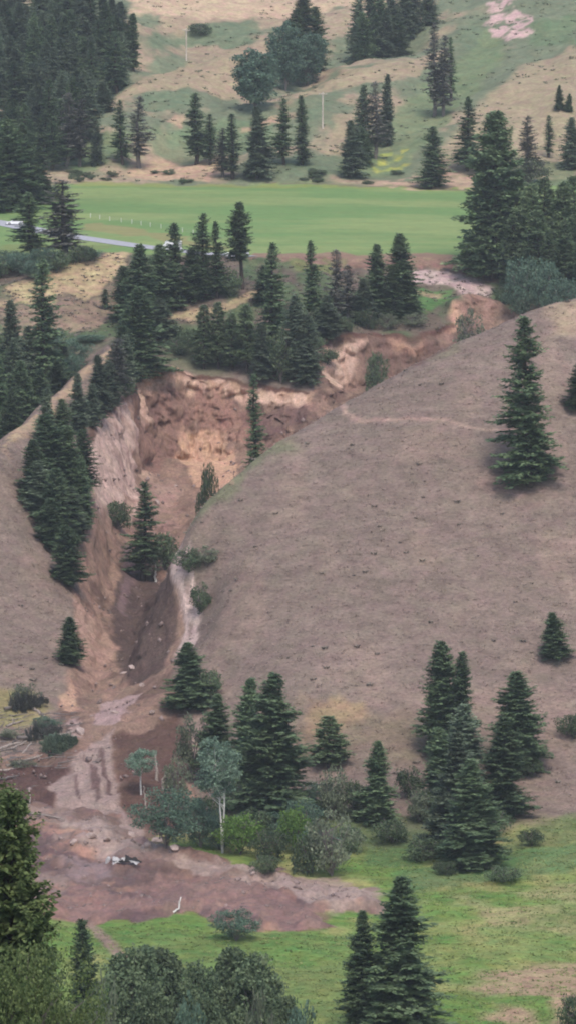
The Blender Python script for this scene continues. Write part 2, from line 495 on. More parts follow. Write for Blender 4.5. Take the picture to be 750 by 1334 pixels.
def H0(X, Y):
    X = np.asarray(X, float); Y = np.asarray(Y, float)
    w = np.minimum.reduce([sstep(0, 25, X - FX0), sstep(0, 25, FX1 - X), sstep(0, 25, Y - FY0), sstep(0, 25, FY1 - Y)])
    return w * bil(Zs, FX0, FY0, FST, X, Y) + (1 - w) * bil(Zg, GX0, GY0, GST, X, Y)

HFUN = [H0]
def H(X, Y): return HFUN[-1](X, Y)

_Ds = np.arange(470, 2200, 0.5)
def hit(px, py, dmin=470):
    r = ray(px, py); D = _Ds[_Ds >= dmin]
    X = r[0] / r[1] * D; Zy = r[2] / r[1] * D
    g = H(X, D) - Zy
    k = np.argmax(g > 0)
    if not np.any(g > 0): k = len(D) - 1
    d = D[k]
    if k > 0:
        d = D[k - 1] + 0.5 * (-g[k - 1]) / (g[k] - g[k - 1] + 1e-9)
    x = r[0] / r[1] * d
    return np.array([x, d, float(H(np.array([x]), np.array([d]))[0])])

def plan(*pts, dmin=470):
    return [tuple(hit(p[0], p[1], p[2] if len(p) > 2 else dmin)[:2]) for p in pts]

def inside_sd(X, Y, poly):
    """signed distance, positive inside"""
    d = seg_dist(X, Y, poly, True)
    c = np.zeros(np.shape(X), bool)
    n = len(poly)
    for i in range(n):
        x0, y0 = poly[i][0], poly[i][1]; x1, y1 = poly[(i + 1) % n][0], poly[(i + 1) % n][1]
        if y0 == y1: continue
        c ^= ((y0 > Y) != (y1 > Y)) & (X < (x1 - x0) * (Y - y0) / (y1 - y0) + x0)
    return np.where(c, d, -d)

# mud that flowed out over the meadow: a lobed sheet about a metre thick
MUD = plan((128,1203),(180,1196),(240,1190),(280,1204),(310,1216),(365,1216),(425,1212),(418,1192),(470,1192),(500,1183),(492,1158),(440,1146),(335,1128),(250,1113),
           (195,1102),(165,1085),(150,1062),(110,1050),(70,1056),(0,1062),(-60,1075),(-90,1130),(-60,1180),(60,1196))
SCAR = [p[:2] for p in RIM] + [p[:2] for p in BACK[::-1] if p[0] > -19] + [p[:2] for p in SPUR] + plan((245,1072),(215,1085),(190,1100),(165,1085),(150,1062),(110,1055),(70,1060),(0,1062),(-60,1068),(-60,1000),(0,985),(55,978),(80,950))
def clean(poly):
    return [(float(p[0]), float(p[1])) for p in poly]
SCAR = clean(SCAR)
ROADPX = [(-300,258),(-160,268),(-60,281),(0,290),(40,299),(75,305),(110,310),(145,315),(175,319),(215,324),(262,329),(326,334)]

def H1(X, Y):
    z = H0(X, Y)
    wx = X + 2.0 * fbm(X / 6, Y / 9, oct=3, seed=3); wy = Y + 4.0 * fbm(X / 7, Y / 11, oct=3, seed=5)
    box = (X > -75) & (X < 25) & (Y > 600) & (Y < 730)
    if np.any(box):
        sd = np.full(np.shape(X), -99.0)
        sd[box] = inside_sd(wx[box], wy[box], MUD)
        m = sstep(-0.3, 3.5, sd)
        z = z + m * (0.8 + 0.8 * fbm(X / 5, Y / 11, oct=4, seed=11) + 0.5 * np.abs(fbm(X / 2.2, Y / 5, oct=3, seed=12)))
    rough = 1.0 - 0.75 * sstep(1068, 1085, Y) * (1 - sstep(1240, 1262, Y))
    far = sstep(1262, 1300, Y)
    vis = sstep(470, 540, Y)
    z = z + vis * rough * (0.45 * fbm(X / 14, Y / 14, oct=3, seed=21) + 0.10 * fbm(X / 1.7, Y / 1.7, oct=3, seed=22))
    z = z + far * (2.2 * fbm(X / 30, Y / 34, oct=4, seed=23) - .8 * np.abs(fbm(X / 16, Y / 40, oct=3, seed=24)))
    return z
HFUN.append(H1)

ROAD = [hit(*p) for p in ROADPX]
ROAD = np.array(ROAD)
for _ in range(3):
    ROAD[1:-1, 2] = (ROAD[:-2, 2] + 2 * ROAD[1:-1, 2] + ROAD[2:, 2]) / 4

def H2(X, Y):
    z = H1(X, Y)
    box = (Y > 1040) & (Y < 1250) & (X < 30) & (X > -170)
    if np.any(box):
        bx, by = np.asarray(X)[box], np.asarray(Y)[box]
        best = np.full(bx.shape, 1e9); bz = np.zeros(bx.shape)
        for a, b in zip(ROAD[:-1], ROAD[1:]):
            dx, dy = b[0] - a[0], b[1] - a[1]
            t = np.clip(((bx - a[0]) * dx + (by - a[1]) * dy) / (dx * dx + dy * dy), 0, 1)
            d = np.hypot(bx - a[0] - t * dx, by - a[1] - t * dy)
            k = d < best
            best[k] = d[k]; bz[k] = (a[2] + t * (b[2] - a[2]))[k]
        w = 1 - sstep(4.6, 9.0, best)
        zz = np.array(z, float); zz[box] = zz[box] * (1 - w) + (bz - 0.06) * w
        z = zz
    return z
HFUN.append(H2)

# ------------------------------------------------------------------ terrain mesh
def axis(parts):
    out = []
    for a, b, s in parts:
        n = max(1, int(round((b - a) / s)))
        out += list(np.linspace(a, b, n, endpoint=False))
    out.append(parts[-1][1])
    return np.array(out)

xs = axis([(-1800, -500, 90), (-500, -200, 25), (-200, -125, 5), (-125, -62, 0.9), (-62, 14, 0.36), (14, 125, 0.8), (125, 200, 5), (200, 500, 25), (500, 1800, 90)])
ys = axis([(-120, 480, 12), (480, 545, 3), (545, 720, 0.6), (720, 880, 0.55), (880, 962, 0.4), (962, 1000, 0.2), (1000, 1040, 0.4), (1040, 1080, 0.6), (1080, 1270, 1.6), (1270, 1560, 1.5), (1560, 1760, 6), (1760, 3200, 60)])
NX, NY = len(xs), len(ys)
X, Y = np.meshgrid(xs, ys)
Z = H(X, Y)
Xf, Yf = X.ravel(), Y.ravel()

wrpx = Xf + 1.6 * fbm(Xf / 5, Yf / 8, oct=4, seed=31); wrpy = Yf + 3.2 * fbm(Xf / 6, Yf / 9, oct=4, seed=32)
def region(poly, soft=1.0, warp=1.0):
    poly = clean(poly)
    p = np.array(poly)
    m = 12
    k = np.nonzero((Xf > p[:, 0].min() - m) & (Xf < p[:, 0].max() + m) & (Yf > p[:, 1].min() - m) & (Yf < p[:, 1].max() + m))[0]
    sd = inside_sd(Xf[k] + warp * (wrpx[k] - Xf[k]), Yf[k] + warp * (wrpy[k] - Yf[k]), poly)
    return k, sstep(-soft, soft, sd)

COLR = np.zeros((Xf.size, 3))
n_big = fbm(Xf / 30, Yf / 45, oct=4, seed=41); n_mid = fbm(Xf / 8, Yf / 14, oct=4, seed=42); n_small = fbm(Xf / 2.5, Yf / 4, oct=3, seed=43)

def mixc(c1, c2, w): return c1 * (1 - w[:, None]) + c2 * w[:, None]
KB = 0.80                                                   # from picture tones to surface colours
def C(r, g, b): return lin(r, g, b) * KB
def paint(poly, col, soft=1.0, op=1.0, warp=1.0, brk=None):
    k, w = region(poly, soft, warp)
    w = w * op
    if brk is not None:
        w = w * sstep(brk[0] - 0.35, brk[0] + 0.35, (n_mid if len(brk) < 2 else n_small)[k])
    COLR[k] = mixc(COLR[k], col, w)
def strip(line, width, col, soft=0.6, op=1.0):
    p = np.array([q[:2] for q in line])
    k = np.nonzero((Xf > p[:, 0].min() - 15) & (Xf < p[:, 0].max() + 15) & (Yf > p[:, 1].min() - 25) & (Yf < p[:, 1].max() + 25))[0]
    d = seg_dist(Xf[k] + 0.35 * (wrpx[k] - Xf[k]), Yf[k] + 0.35 * (wrpy[k] - Yf[k]), line)
    COLR[k] = mixc(COLR[k], col, (1 - sstep(width - soft, width + soft, d)) * op)

# plain tones of each stretch of land
dry, drygold, green = C(133,117,107), C(168,146,122), C(92,122,78)
meadow = mixc(np.tile(C(110,138,70), (Xf.size, 1)), C(164,160,104), sstep(-0.5, 0.6, n_big + 0.6 * n_mid))
hills = mixc(np.tile(C(166,148,124), (Xf.size, 1)), C(120,128,102), sstep(-0.45, 0.15, n_big + 0.4 * n_mid))
slopes = mixc(np.tile(dry, (Xf.size, 1)), C(149,129,116), 0.6 * sstep(0.0, 0.8, n_mid))
bench = mixc(np.tile(C(112,100,88), (Xf.size, 1)), C(92,106,76), sstep(-0.1, 0.5, n_mid))
wv = sstep(690, 706, Yf + 5 * n_mid); COLR[:] = mixc(meadow, slopes, wv)
wv = sstep(985, 1010, Yf + 5 * n_mid) * 1.0; COLR[:] = mixc(COLR, bench, wv)
fieldc = mixc(np.tile(C(118,147,90), (Xf.size, 1)), C(140,157,100), sstep(-0.7, 0.7, fbm(Xf / 40, Yf / 22, oct=3, seed=51) + .35 * noise(Xf / 90, (Yf - .12 * Xf) / 3.2, seed=54)))
wv = sstep(1066, 1071, Yf + 2.0 * n_mid); COLR[:] = mixc(COLR, fieldc, wv)
wv = sstep(1256, 1262, Yf + 2.5 * n_mid); COLR[:] = mixc(COLR, hills, wv)
wv = 1 - sstep(480, 540, Yf); COLR[:] = mixc(COLR, np.tile(C(100,105,75), (Xf.size, 1)), wv)

# meadow at the valley bottom
paint(plan((120,1212),(300,1215),(430,1215),(520,1195),(560,1240),(545,1345),(300,1345),(120,1300)), C(102,132,70), 2.0, 0.7)
paint(plan((520,1165),(600,1150),(760,1130),(760,1095),(680,1105),(600,1125),(520,1140)), C(96,124,80), 1.5, 0.8)
paint(plan((470,1128),(540,1130),(600,1110),(560,1080),(480,1085)), C(92,120,72), 1.5, 0.9)
paint(plan((600,1290),(640,1268),(700,1258),(760,1250),(760,1345),(640,1345),(620,1310)), C(176,150,124), 2.0, 0.9, brk=(-0.35,))
paint(plan((540,1170),(760,1150),(760,1215),(560,1215)), C(160,152,112), 2.0, 0.6, brk=(0.1,))
paint(plan((540,1200),(760,1215),(760,1250),(560,1260)), C(112,142,76), 2.0, 0.6, brk=(0.0,))
# foot of the right hill
paint(plan((300,1090),(430,1112),(560,1098),(560,1060),(420,1045),(300,1045)), C(96,106,76), 2.0, 0.8)
paint(plan((640,1110),(760,1095),(760,1055),(700,1070)), C(104,118,78), 2.0, 0.7)
paint(plan((400,945),(480,938),(478,905),(440,900),(395,912)), C(164,140,108), 1.5, 0.8)
paint(plan((380,990),(560,985),(560,930),(470,940),(380,930)), C(136,122,98), 3.0, 0.55)
paint(plan((232,720),(258,688),(295,650),(340,605),(372,578),(366,572),(340,586),(300,612),(262,648),(240,680),(227,704)), C(126,130,98), 2.5, 0.75)
paint(plan((640,425),(700,402),(750,390),(800,382),(800,425),(720,425)), C(168,148,124), 2.5, 0.9)
paint(plan((500,465),(560,470),(600,450),(570,455)), C(120,118,92), 1.5, 0.5)
strip([hit(*p) for p in ((424,531),(450,540),(480,546),(520,549),(560,550),(600,553),(640,558),(665,556))], 0.45, C(178,150,136), 0.4, 0.9)
strip([hit(*p) for p in ((750,640),(700,660),(640,700),(560,740),(520,790))], 0.3, C(152,130,120), 0.4, 0.5)
paint(plan((640,612),(668,622),(688,650),(672,662),(650,640)), C(176,148,138), 1.0, 0.9, brk=(0.0, 1))
paint(plan((600,610),(680,600),(690,640),(640,660)), C(160,134,124), 2.0, 0.6, brk=(0.1, 1))
# left hill
paint(plan((0,590),(40,545),(70,515),(150,450),(165,437),(170,452),(110,490),(70,525),(40,570)), C(184,158,130), 0.8, 0.9)
paint(plan((-40,905),(40,900),(60,935),(30,950),(-40,950)), C(150,142,96), 1.5, 0.8)
paint(plan((0,375),(70,352),(125,338),(165,328),(170,345),(150,375),(60,395),(0,392)), C(188,166,130), 1.2, 0.95)
paint(plan((0,395),(60,398),(150,380),(165,400),(120,425),(60,435),(0,440)), C(152,132,112), 1.2, 0.9)
paint(plan((160,322),(60,330),(0,340),(0,318),(90,318)), C(128,140,88), 1.0, 0.8)
paint(plan((195,418),(240,404),(300,388),(345,380),(345,392),(300,402),(240,416)), C(174,156,122), 0.8, 0.95)
# bench between the slide and the field
paint(plan((330,331),(480,329),(620,331),(650,350),(640,372),(545,345),(420,344),(330,340)), C(150,120,106), 0.8, 0.9)
paint(plan((380,338),(440,340),(430,355),(380,352)), C(120,130,80), 1.0, 0.8)
paint(plan((532,350),(585,354),(622,364),(640,378),(625,384),(585,370),(532,365)), C(196,172,166), 0.5, 1.0, 0.4)
paint(plan((520,372),(585,376),(585,395),(560,408),(520,400)), C(96,130,76), 1.0, 0.9)
paint(plan((515,378),(575,378),(570,385),(515,385)), C(184,152,128), 0.4, 0.6)
# field edge
paint(plan((100,300),(160,305),(240,318),(300,328),(240,308),(160,294),(110,290)), C(150,142,98), 0.8, 0.8)
paint(plan((100,241),(620,247),(620,243),(100,237)), C(142,150,84), 1.5, 0.7)
# far hills
paint(plan((160,228),(200,212),(235,203),(275,206),(295,222),(270,236),(200,234)), C(190,162,134), 1.5, 1.0)
paint(plan((95,232),(180,205),(170,170),(120,170),(90,205)), C(108,132,92), 2.0, 0.8)
paint(plan((115,142),(180,106),(243,80),(330,69),(345,75),(335,120),(280,125),(240,112),(170,130)), C(168,151,124), 1.5, 0.95)
paint(plan((180,130),(245,112),(262,130),(240,142),(180,142)), C(112,126,98), 1.0, 0.9)

paint(plan((190,70,1460),(240,60,1470),(330,55,1470),(330,25,1470),(270,30,1470),(200,42,1460)), C(112,126,98), 2.0, 0.95)
paint(plan((170,20,1480),(330,22,1480),(480,5,1480),(480,-60,1480),(170,-60,1480)), C(196,172,144), 2.0, 0.95)
paint(plan((175,165),(250,160),(340,150),(360,190),(300,200),(200,200)), C(116,134,98), 2.0, 0.7)
paint(plan((215,160),(245,146),(240,160)), C(196,166,138), 0.8, 0.9)
paint(plan((310,168),(360,148),(372,158),(330,170)), C(192,162,134), 0.8, 0.8)
paint(plan((360,150),(440,95),(520,78),(600,53),(600,75),(520,105),(440,118),(400,145)), C(168,151,124), 1.5, 0.95)
paint(plan((375,140),(440,112),(450,125),(400,160)), C(112,126,98), 1.5, 0.85)
paint(plan((400,190),(440,150),(520,135),(480,190),(430,205)), C(168,151,124), 1.5, 0.85)
paint(plan((360,228),(600,238),(560,205),(480,200),(370,205)), C(112,126,98), 1.5, 0.85)
paint(plan((640,25),(600,70),(540,120),(480,175),(440,222),(520,225),(560,180),(610,125),(660,65)), C(120,134,98), 1.5, 0.9)
paint(plan((480,205),(510,190),(540,200),(530,222),(490,225)), C(176,178,84), 0.8, 0.75, brk=(0.0, 1))
paint(plan((530,120),(600,40),(640,10),(640,30),(600,75)), C(112,126,98), 1.5, 0.8)
paint(plan((630,2),(650,-4),(672,6),(694,20),(692,42),(660,52),(640,48)), C(206,174,168), 0.6, 0.95, brk=(-0.25, 1))
paint(plan((690,30),(750,20),(750,60),(690,62)), C(108,126,92), 1.5, 0.8)
paint(plan((590,170),(640,120),(690,80),(760,60),(760,230),(600,240),(560,225)), C(168,151,124), 2.0, 0.9)
paint(plan((480,238),(540,228),(615,225),(618,244),(520,246)), C(196,166,142), 0.8, 0.85, brk=(-0.2, 1))
strip([hit(*p) for p in ((350,238),(420,239),(480,242),(560,246),(620,248))], 0.9, C(124,112,98), 0.6, 0.9)
paint(plan((650,200),(750,190),(750,240),(640,240)), C(112,128,92), 2.0, 0.7, brk=(0.0,))

# the slide: soil colours by bed and by what lies on it
ksc, wsc = region(SCAR, 0.8, 0.5)
rimd = seg_dist(Xf[ksc], Yf[ksc], [p[:2] for p in RIM]); based = seg_dist(Xf[ksc], Yf[ksc], [p[:2] for p in BASE])
brown, pale, tan, mudc, dark = C(150,124,109), C(196,164,148), C(184,142,116), C(146,121,119), C(96,75,73)
c0 = mixc(np.tile(brown, (ksc.size, 1)), C(124,101,90), sstep(-0.3, 0.6, n_mid[ksc]))
c0 = mixc(c0, C(164,134,118), 0.7 * sstep(0.15, 0.7, n_small[ksc]))
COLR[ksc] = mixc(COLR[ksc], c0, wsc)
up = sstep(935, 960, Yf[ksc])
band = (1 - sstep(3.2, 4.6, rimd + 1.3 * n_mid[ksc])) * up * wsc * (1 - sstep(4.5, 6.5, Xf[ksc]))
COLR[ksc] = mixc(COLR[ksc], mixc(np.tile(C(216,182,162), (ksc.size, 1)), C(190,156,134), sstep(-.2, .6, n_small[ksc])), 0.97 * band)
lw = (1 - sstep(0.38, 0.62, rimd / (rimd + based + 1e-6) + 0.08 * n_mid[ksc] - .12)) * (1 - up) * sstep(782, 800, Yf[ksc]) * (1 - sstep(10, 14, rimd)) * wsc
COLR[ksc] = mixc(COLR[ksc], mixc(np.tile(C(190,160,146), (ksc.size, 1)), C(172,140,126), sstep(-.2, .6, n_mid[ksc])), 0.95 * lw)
def soil(*p, col, soft=0.6, op=1.0, warp=0.6, brk=None): paint(plan(*p), col, soft, op, warp, brk)
soil((113,575),(120,552),(150,530),(171,524),(176,560),(176,600),(182,640),(178,672),(160,690),(135,690),(122,640), col=C(220,190,176), op=.95)
soil((145,545),(172,530),(176,600),(168,650),(150,610), col=C(150,124,116), op=.55, brk=(-0.1, 1))
soil((173,505),(205,498),(250,510),(262,540),(240,570),(215,600),(182,600), col=C(146,115,103), op=.9)
soil((176,483),(200,477),(240,483),(262,493),(258,514),(225,502),(196,506),(178,514), col=C(208,174,152), op=.95)
soil((182,508),(225,506),(222,535),(190,535), col=C(112,86,82), op=.7, brk=(0.0, 1))
soil((245,565),(275,560),(310,585),(312,615),(300,630),(262,633),(245,610),(225,585), col=C(210,170,144), op=.95)
soil((255,500),(300,520),(330,540),(330,580),(290,575),(255,545), col=C(158,122,108), op=.8)
soil((300,520),(400,530),(395,545),(340,580),(320,570), col=C(112,86,84), op=.7, brk=(0.0,))
soil((416,446),(428,437),(448,436),(462,446),(474,452),(462,470),(452,500),(440,508),(428,495),(420,470), col=C(206,174,156), op=.95)
soil((474,446),(520,441),(574,444),(580,455),(540,480),(490,500),(466,500), col=C(122,98,88), op=.85)
soil((500,444),(555,438),(552,446),(505,452), col=C(182,144,122), op=.8)
soil((590,386),(630,388),(655,402),(630,415),(604,425), col=C(166,134,120), op=.8, brk=(-.2, 1))
soil((586,400),(597,388),(598,425),(584,438), col=C(204,164,140), op=.9)
soil((110,690),(160,640),(180,650),(165,690),(150,760),(128,770),(115,740), col=C(166,136,120), op=.8)
soil((180,640),(235,640),(232,690),(190,700), col=C(176,142,130), op=.7, brk=(-0.1, 1))
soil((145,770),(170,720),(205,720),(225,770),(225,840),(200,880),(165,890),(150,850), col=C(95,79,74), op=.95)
soil((170,710),(180,710),(172,760),(160,800),(150,790), col=C(140,116,116), op=.8)
soil((212,752),(240,744),(258,748),(256,772),(270,800),(264,834),(240,842),(228,800), col=C(214,188,178), soft=.5, op=1.0, warp=1.0)
soil((236,770),(250,772),(246,790),(238,785), col=C(120,104,92), soft=.4, op=.7)
soil((244,812),(254,812),(252,824),(245,822), col=C(120,104,92), soft=.3, op=.6)
soil((105,770),(125,780),(150,845),(140,885),(105,880),(98,830), col=C(192,158,140), op=.6)
soil((72,905),(98,890),(100,925),(75,928), col=C(196,160,136), soft=.4, op=.9)
soil((84,945),(105,935),(105,955),(88,962), col=C(182,158,150), soft=.3, op=.9)
soil((124,945),(128,920),(150,910),(182,905),(165,930),(148,948), col=C(176,150,145), soft=.3, op=1)
soil((65,1025),(95,990),(130,965),(150,952),(152,1000),(156,1050),(190,1090),(150,1088),(110,1072),(80,1060), col=C(170,148,139), soft=.4, op=1.0, warp=.35)
for pts_ in (((110,985),(118,990),(128,1030),(120,1030)), ((95,1010),(100,1015),(106,1045),(101,1045)), ((134,975),(141,975),(146,1040),(138,1040)), ((122,1000),(127,1000),(133,1045),(128,1048))):
    soil(*pts_, col=C(104,80,78), soft=.25, op=.85, warp=.4)
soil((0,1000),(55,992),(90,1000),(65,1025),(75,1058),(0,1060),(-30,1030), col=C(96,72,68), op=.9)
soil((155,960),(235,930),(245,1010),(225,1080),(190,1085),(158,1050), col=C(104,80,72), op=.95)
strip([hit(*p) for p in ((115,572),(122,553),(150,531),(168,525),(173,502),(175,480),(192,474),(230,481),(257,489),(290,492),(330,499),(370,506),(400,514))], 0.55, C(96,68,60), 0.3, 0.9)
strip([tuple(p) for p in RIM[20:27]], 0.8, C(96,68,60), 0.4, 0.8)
# mud sheet on the valley floor
kmu, wmu = region(MUD, 0.7, 1.0)
wx_, wy_ = Xf[kmu] + 2.0 * fbm(Xf[kmu] / 6, Yf[kmu] / 9, oct=3, seed=3), Yf[kmu] + 4.0 * fbm(Xf[kmu] / 7, Yf[kmu] / 11, oct=3, seed=5)
wmu = sstep(-0.4, 0.4, inside_sd(wx_, wy_, MUD))
fl = fbm(Xf[kmu] / 10, Yf[kmu] / 16, oct=4, seed=61)
c0 = mixc(np.tile(C(124,98,86), (kmu.size, 1)), C(150,126,113), sstep(-0.1, 0.5, fl))
c0 = mixc(c0, C(104,78,74), 0.8 * sstep(0.1, 0.6, n_mid[kmu]))
c0 = mixc(c0, C(160,122,102), 0.7 * sstep(0.2, 0.7, n_small[kmu]))
COLR[kmu] = mixc(COLR[kmu], c0, wmu)
def mud(*p, col, soft=1.0, op=1.0, brk=None): paint(plan(*p), col, soft, op, 1.0, brk)
mud((80,1062),(150,1080),(195,1098),(250,1116),(330,1134),(440,1150),(492,1163),(494,1182),(425,1186),(390,1163),(310,1143),(235,1134),(165,1112),(110,1085), col=C(170,147,135), op=.9)
mud((100,1110),(160,1118),(230,1138),(300,1148),(370,1166),(400,1178),(330,1176),(240,1160),(150,1148),(95,1140), col=C(106,82,74), op=.8, brk=(-0.3,))
mud((60,1075),(110,1078),(135,1095),(100,1112),(60,1105), col=C(176,136,114), op=.8, brk=(-0.1, 1))
mud((180,1150),(260,1140),(350,1155),(420,1180),(420,1205),(300,1205),(250,1185),(180,1180), col=C(142,110,100), op=.75)
mud((85,1150),(160,1165),(230,1178),(240,1190),(130,1198),(70,1185), col=C(148,114,102), op=.7)
mud((110,1115),(200,1105),(240,1120),(190,1145),(110,1150), col=C(112,88,80), op=.6)
mud((80,1115),(130,1120),(140,1140),(90,1145), col=C(158,136,132), op=.6)
strip([hit(*p) for p in ((114,1206),(126,1214),(136,1224),(146,1236),(160,1250))], 1.1, C(160,138,122), 0.5, 0.95)

# loose cliffs: ribs, rills and ledges pushed out of the steep faces
gyz, gxz = np.gradient(Z, ys, xs)
slope = np.hypot(gxz, gyz).ravel()
steep = np.zeros(Xf.size); steep[ksc] = sstep(0.55, 1.2, slope[ksc]) * wsc
nx_, ny_ = -gxz.ravel() / (slope + 1e-6), -gyz.ravel() / (slope + 1e-6)
Zf = Z.ravel().copy()
s_ = np.nonzero(steep > 0.01)[0]
rill = fbm(Xf[s_] / 2.6, Yf[s_] / 6, Zf[s_] / 7, oct=4, seed=71)
ledge = noise(Xf[s_] / 9, Yf[s_] / 9, Zf[s_] / 1.8, seed=72)
dsp = (0.35 + 0.65 * sstep(930, 958, Yf[s_])) * steep[s_] * (1.3 * (np.abs(rill) * 2 - .6) + 0.45 * ledge + .7 * np.round(fbm(Xf[s_] / 4.5, Yf[s_] / 4.5, Zf[s_] / 6, oct=2, seed=76) * 2.6) / 2.6 - .9 * np.exp(-(noise(Xf[s_] / 2.4, Yf[s_] / 2.4, Zf[s_] / 10, seed=77) / .13) ** 2) + 0.35 * fbm(Xf[s_] / .9, Yf[s_] / 1.6, Zf[s_] / 1.4, oct=3, seed=75))
Xm, Ym = Xf.copy(), Yf.copy()
Xm[s_] += nx_[s_] * dsp; Ym[s_] += ny_[s_] * dsp
sk = ksc
lump = fbm(Xf[sk] / 3.2, Yf[sk] / 3.2, oct=4, seed=73)
Zf[sk] += wsc[...] * 0.55 * lump * (1 - steep[sk])
rim_in = wsc

# zones -> separate pieces of the setting that share their borders
zone = np.zeros(Xf.size, int)                       # 0 far hills
zone[:] = 0
zone[Yf < 1259] = 1                                 # 1 hay field
zone[Yf < 1069] = 2                                 # 2 wooded bench
zone[(Yf < 1000)] = 3                               # 3 grassy hillside
zone[(Yf < 700)] = 4                                # 4 valley meadow
zone[Yf < 500] = 7                                  # 7 near slope
zone[ksc[wsc > 0.5]] = 5                            # 5 landslide scar
zone[kmu[wmu > 0.5]] = 6                            # 6 mud flow
lc = np.array([p[:2] for p in L_CREST])
zone[(zone == 3) & (Xf < -20) & (Yf > 880) & (Xf < np.interp(Yf, lc[:, 1], lc[:, 0]) - 1)] = 2
names = ['far_hills', 'hay_field', 'wooded_bench', 'grassy_hillside', 'valley_meadow', 'landslide_scar', 'mud_flow', 'near_slope']
zmats = [mat_ground('far_hill_grass', amps=(0.10, 0.18, 0.22), scales=(0.03, 0.22, 0.9), bump=0.25, bscale=0.6, bdist=0.6, hue=0.03),
         mat_ground('hay_field', amps=(0.08, 0.10, 0.12), scales=(0.02, 0.25, 1.2), stretch=(0.4, 1, 1), bump=0.2, bscale=1.5, bdist=0.15, hue=0.012),
         mat_ground('bench_ground', amps=(0.15, 0.25, 0.25), scales=(0.05, 0.4, 1.8), bump=0.4, bscale=1.0, bdist=0.5, hue=0.03),
         mat_ground('dry_hill_grass', amps=(0.12, 0.20, 0.26), scales=(0.05, 0.4, 2.0), stretch=(0.7, 0.75, 1.6), bump=0.5, bscale=1.4, bdist=0.4, hue=0.018),
         mat_ground('meadow_grass', amps=(0.12, 0.22, 0.28), scales=(0.05, 0.4, 1.8), bump=0.5, bscale=1.6, bdist=0.35, hue=0.03),
         mat_ground('slide_soil', amps=(0.10, 0.20, 0.28), scales=(0.09, 0.5, 1.8), stretch=(1.3, 1.3, 0.5), bump=0.8, bscale=1.3, bdist=0.6, hue=0.012),
         mat_ground('wet_mud', rough=0.6, amps=(0.12, 0.20, 0.20), scales=(0.08, 0.5, 2.0), stretch=(0.8, 0.45, 1), bump=0.5, bscale=0.8, bdist=0.5, spec=0.4, hue=0.012),
         mat_ground('near_grass', amps=(0.15, 0.25, 0.2), bump=0.4)]
idx = np.arange(NX * NY).reshape(NY, NX)
quads = np.stack([idx[:-1, :-1], idx[:-1, 1:], idx[1:, 1:], idx[1:, :-1]], -1).reshape(-1, 4)
fz = zone[quads[:, 0]]
VV = np.stack([Xm, Ym, Zf], 1)
for zi, nm in enumerate(names):
    q = quads[fz == zi]
    u, inv = np.unique(q, return_inverse=True)
    me = mesh_np(nm, VV[u], inv.reshape(-1, 4), True, zmats[zi])
    a = me.color_attributes.new('soil', 'FLOAT_COLOR', 'POINT')
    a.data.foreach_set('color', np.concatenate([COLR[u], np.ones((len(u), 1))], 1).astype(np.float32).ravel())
    link(nm, me, None, kind='structure')

def ground(x, y): return float(H(np.array([x]), np.array([y]))[0])

# road: a paved strip laid over its levelled bed
def road_mesh(line, half, up):
    p = np.array(line)
    t = np.linspace(0, len(p) - 1, 90)
    q = np.stack([np.interp(t, np.arange(len(p)), p[:, k]) for k in range(3)], 1)
    for _ in range(4):
        q[1:-1] = (q[:-2] + 2 * q[1:-1] + q[2:]) / 4
    d = np.gradient(q[:, :2], axis=0); d /= np.linalg.norm(d, axis=1)[:, None]
    nrm = np.stack([-d[:, 1], d[:, 0]], 1)
    V = []
    for k, o in enumerate((-half, -half * .5, 0, half * .5, half)):
        V.append(np.concatenate([q[:, :2] + nrm * o, (q[:, 2] + up - 0.02 * abs(o))[:, None]], 1))
    V = np.stack(V, 1).reshape(-1, 3)
    n = len(q)
    F = [(i * 5 + k, i * 5 + k + 1, (i + 1) * 5 + k + 1, (i + 1) * 5 + k) for i in range(n - 1) for k in range(4)]
    return mesh_np('road', V, np.array(F), True, M['asphalt'])
link('road', road_mesh(ROAD, 4.0, 0.10), None, kind='structure')

# ------------------------------------------------------------------ trees and shrubs: one mesh per kind, shared by the copies
def kites(P0, D, L, Wd, Uv):
    """small pointed leaf or twig faces: base, two sides, tip"""
    side = np.cross(D, Uv); side /= (np.linalg.norm(side, axis=1)[:, None] + 1e-9)
    a = P0; b = P0 + D * (L * .5)[:, None] + side * (Wd * .5)[:, None]; c = P0 + D * L[:, None]; d = P0 + D * (L * .5)[:, None] - side * (Wd * .5)[:, None]
    V = np.stack([a, b, c, d], 1).reshape(-1, 3)
    F = np.arange(len(P0) * 4).reshape(-1, 4)
    return V, F

def leaf_mesh(name, parts, mat, r):
    V = np.concatenate([p[0] for p in parts]); n = len(V) // 4
    me = mesh_np(name, V, np.arange(n * 4).reshape(-1, 4), False, mat)
    at_ = me.attributes.new('tint', 'FLOAT', 'FACE')
    t = np.zeros(len(me.polygons)); t[:] = r.random(len(me.polygons)); at_.data.foreach_set('value', t.astype(np.float32))
    return me

def unit(v): return v / (np.linalg.norm(v, axis=-1, keepdims=True) + 1e-9)

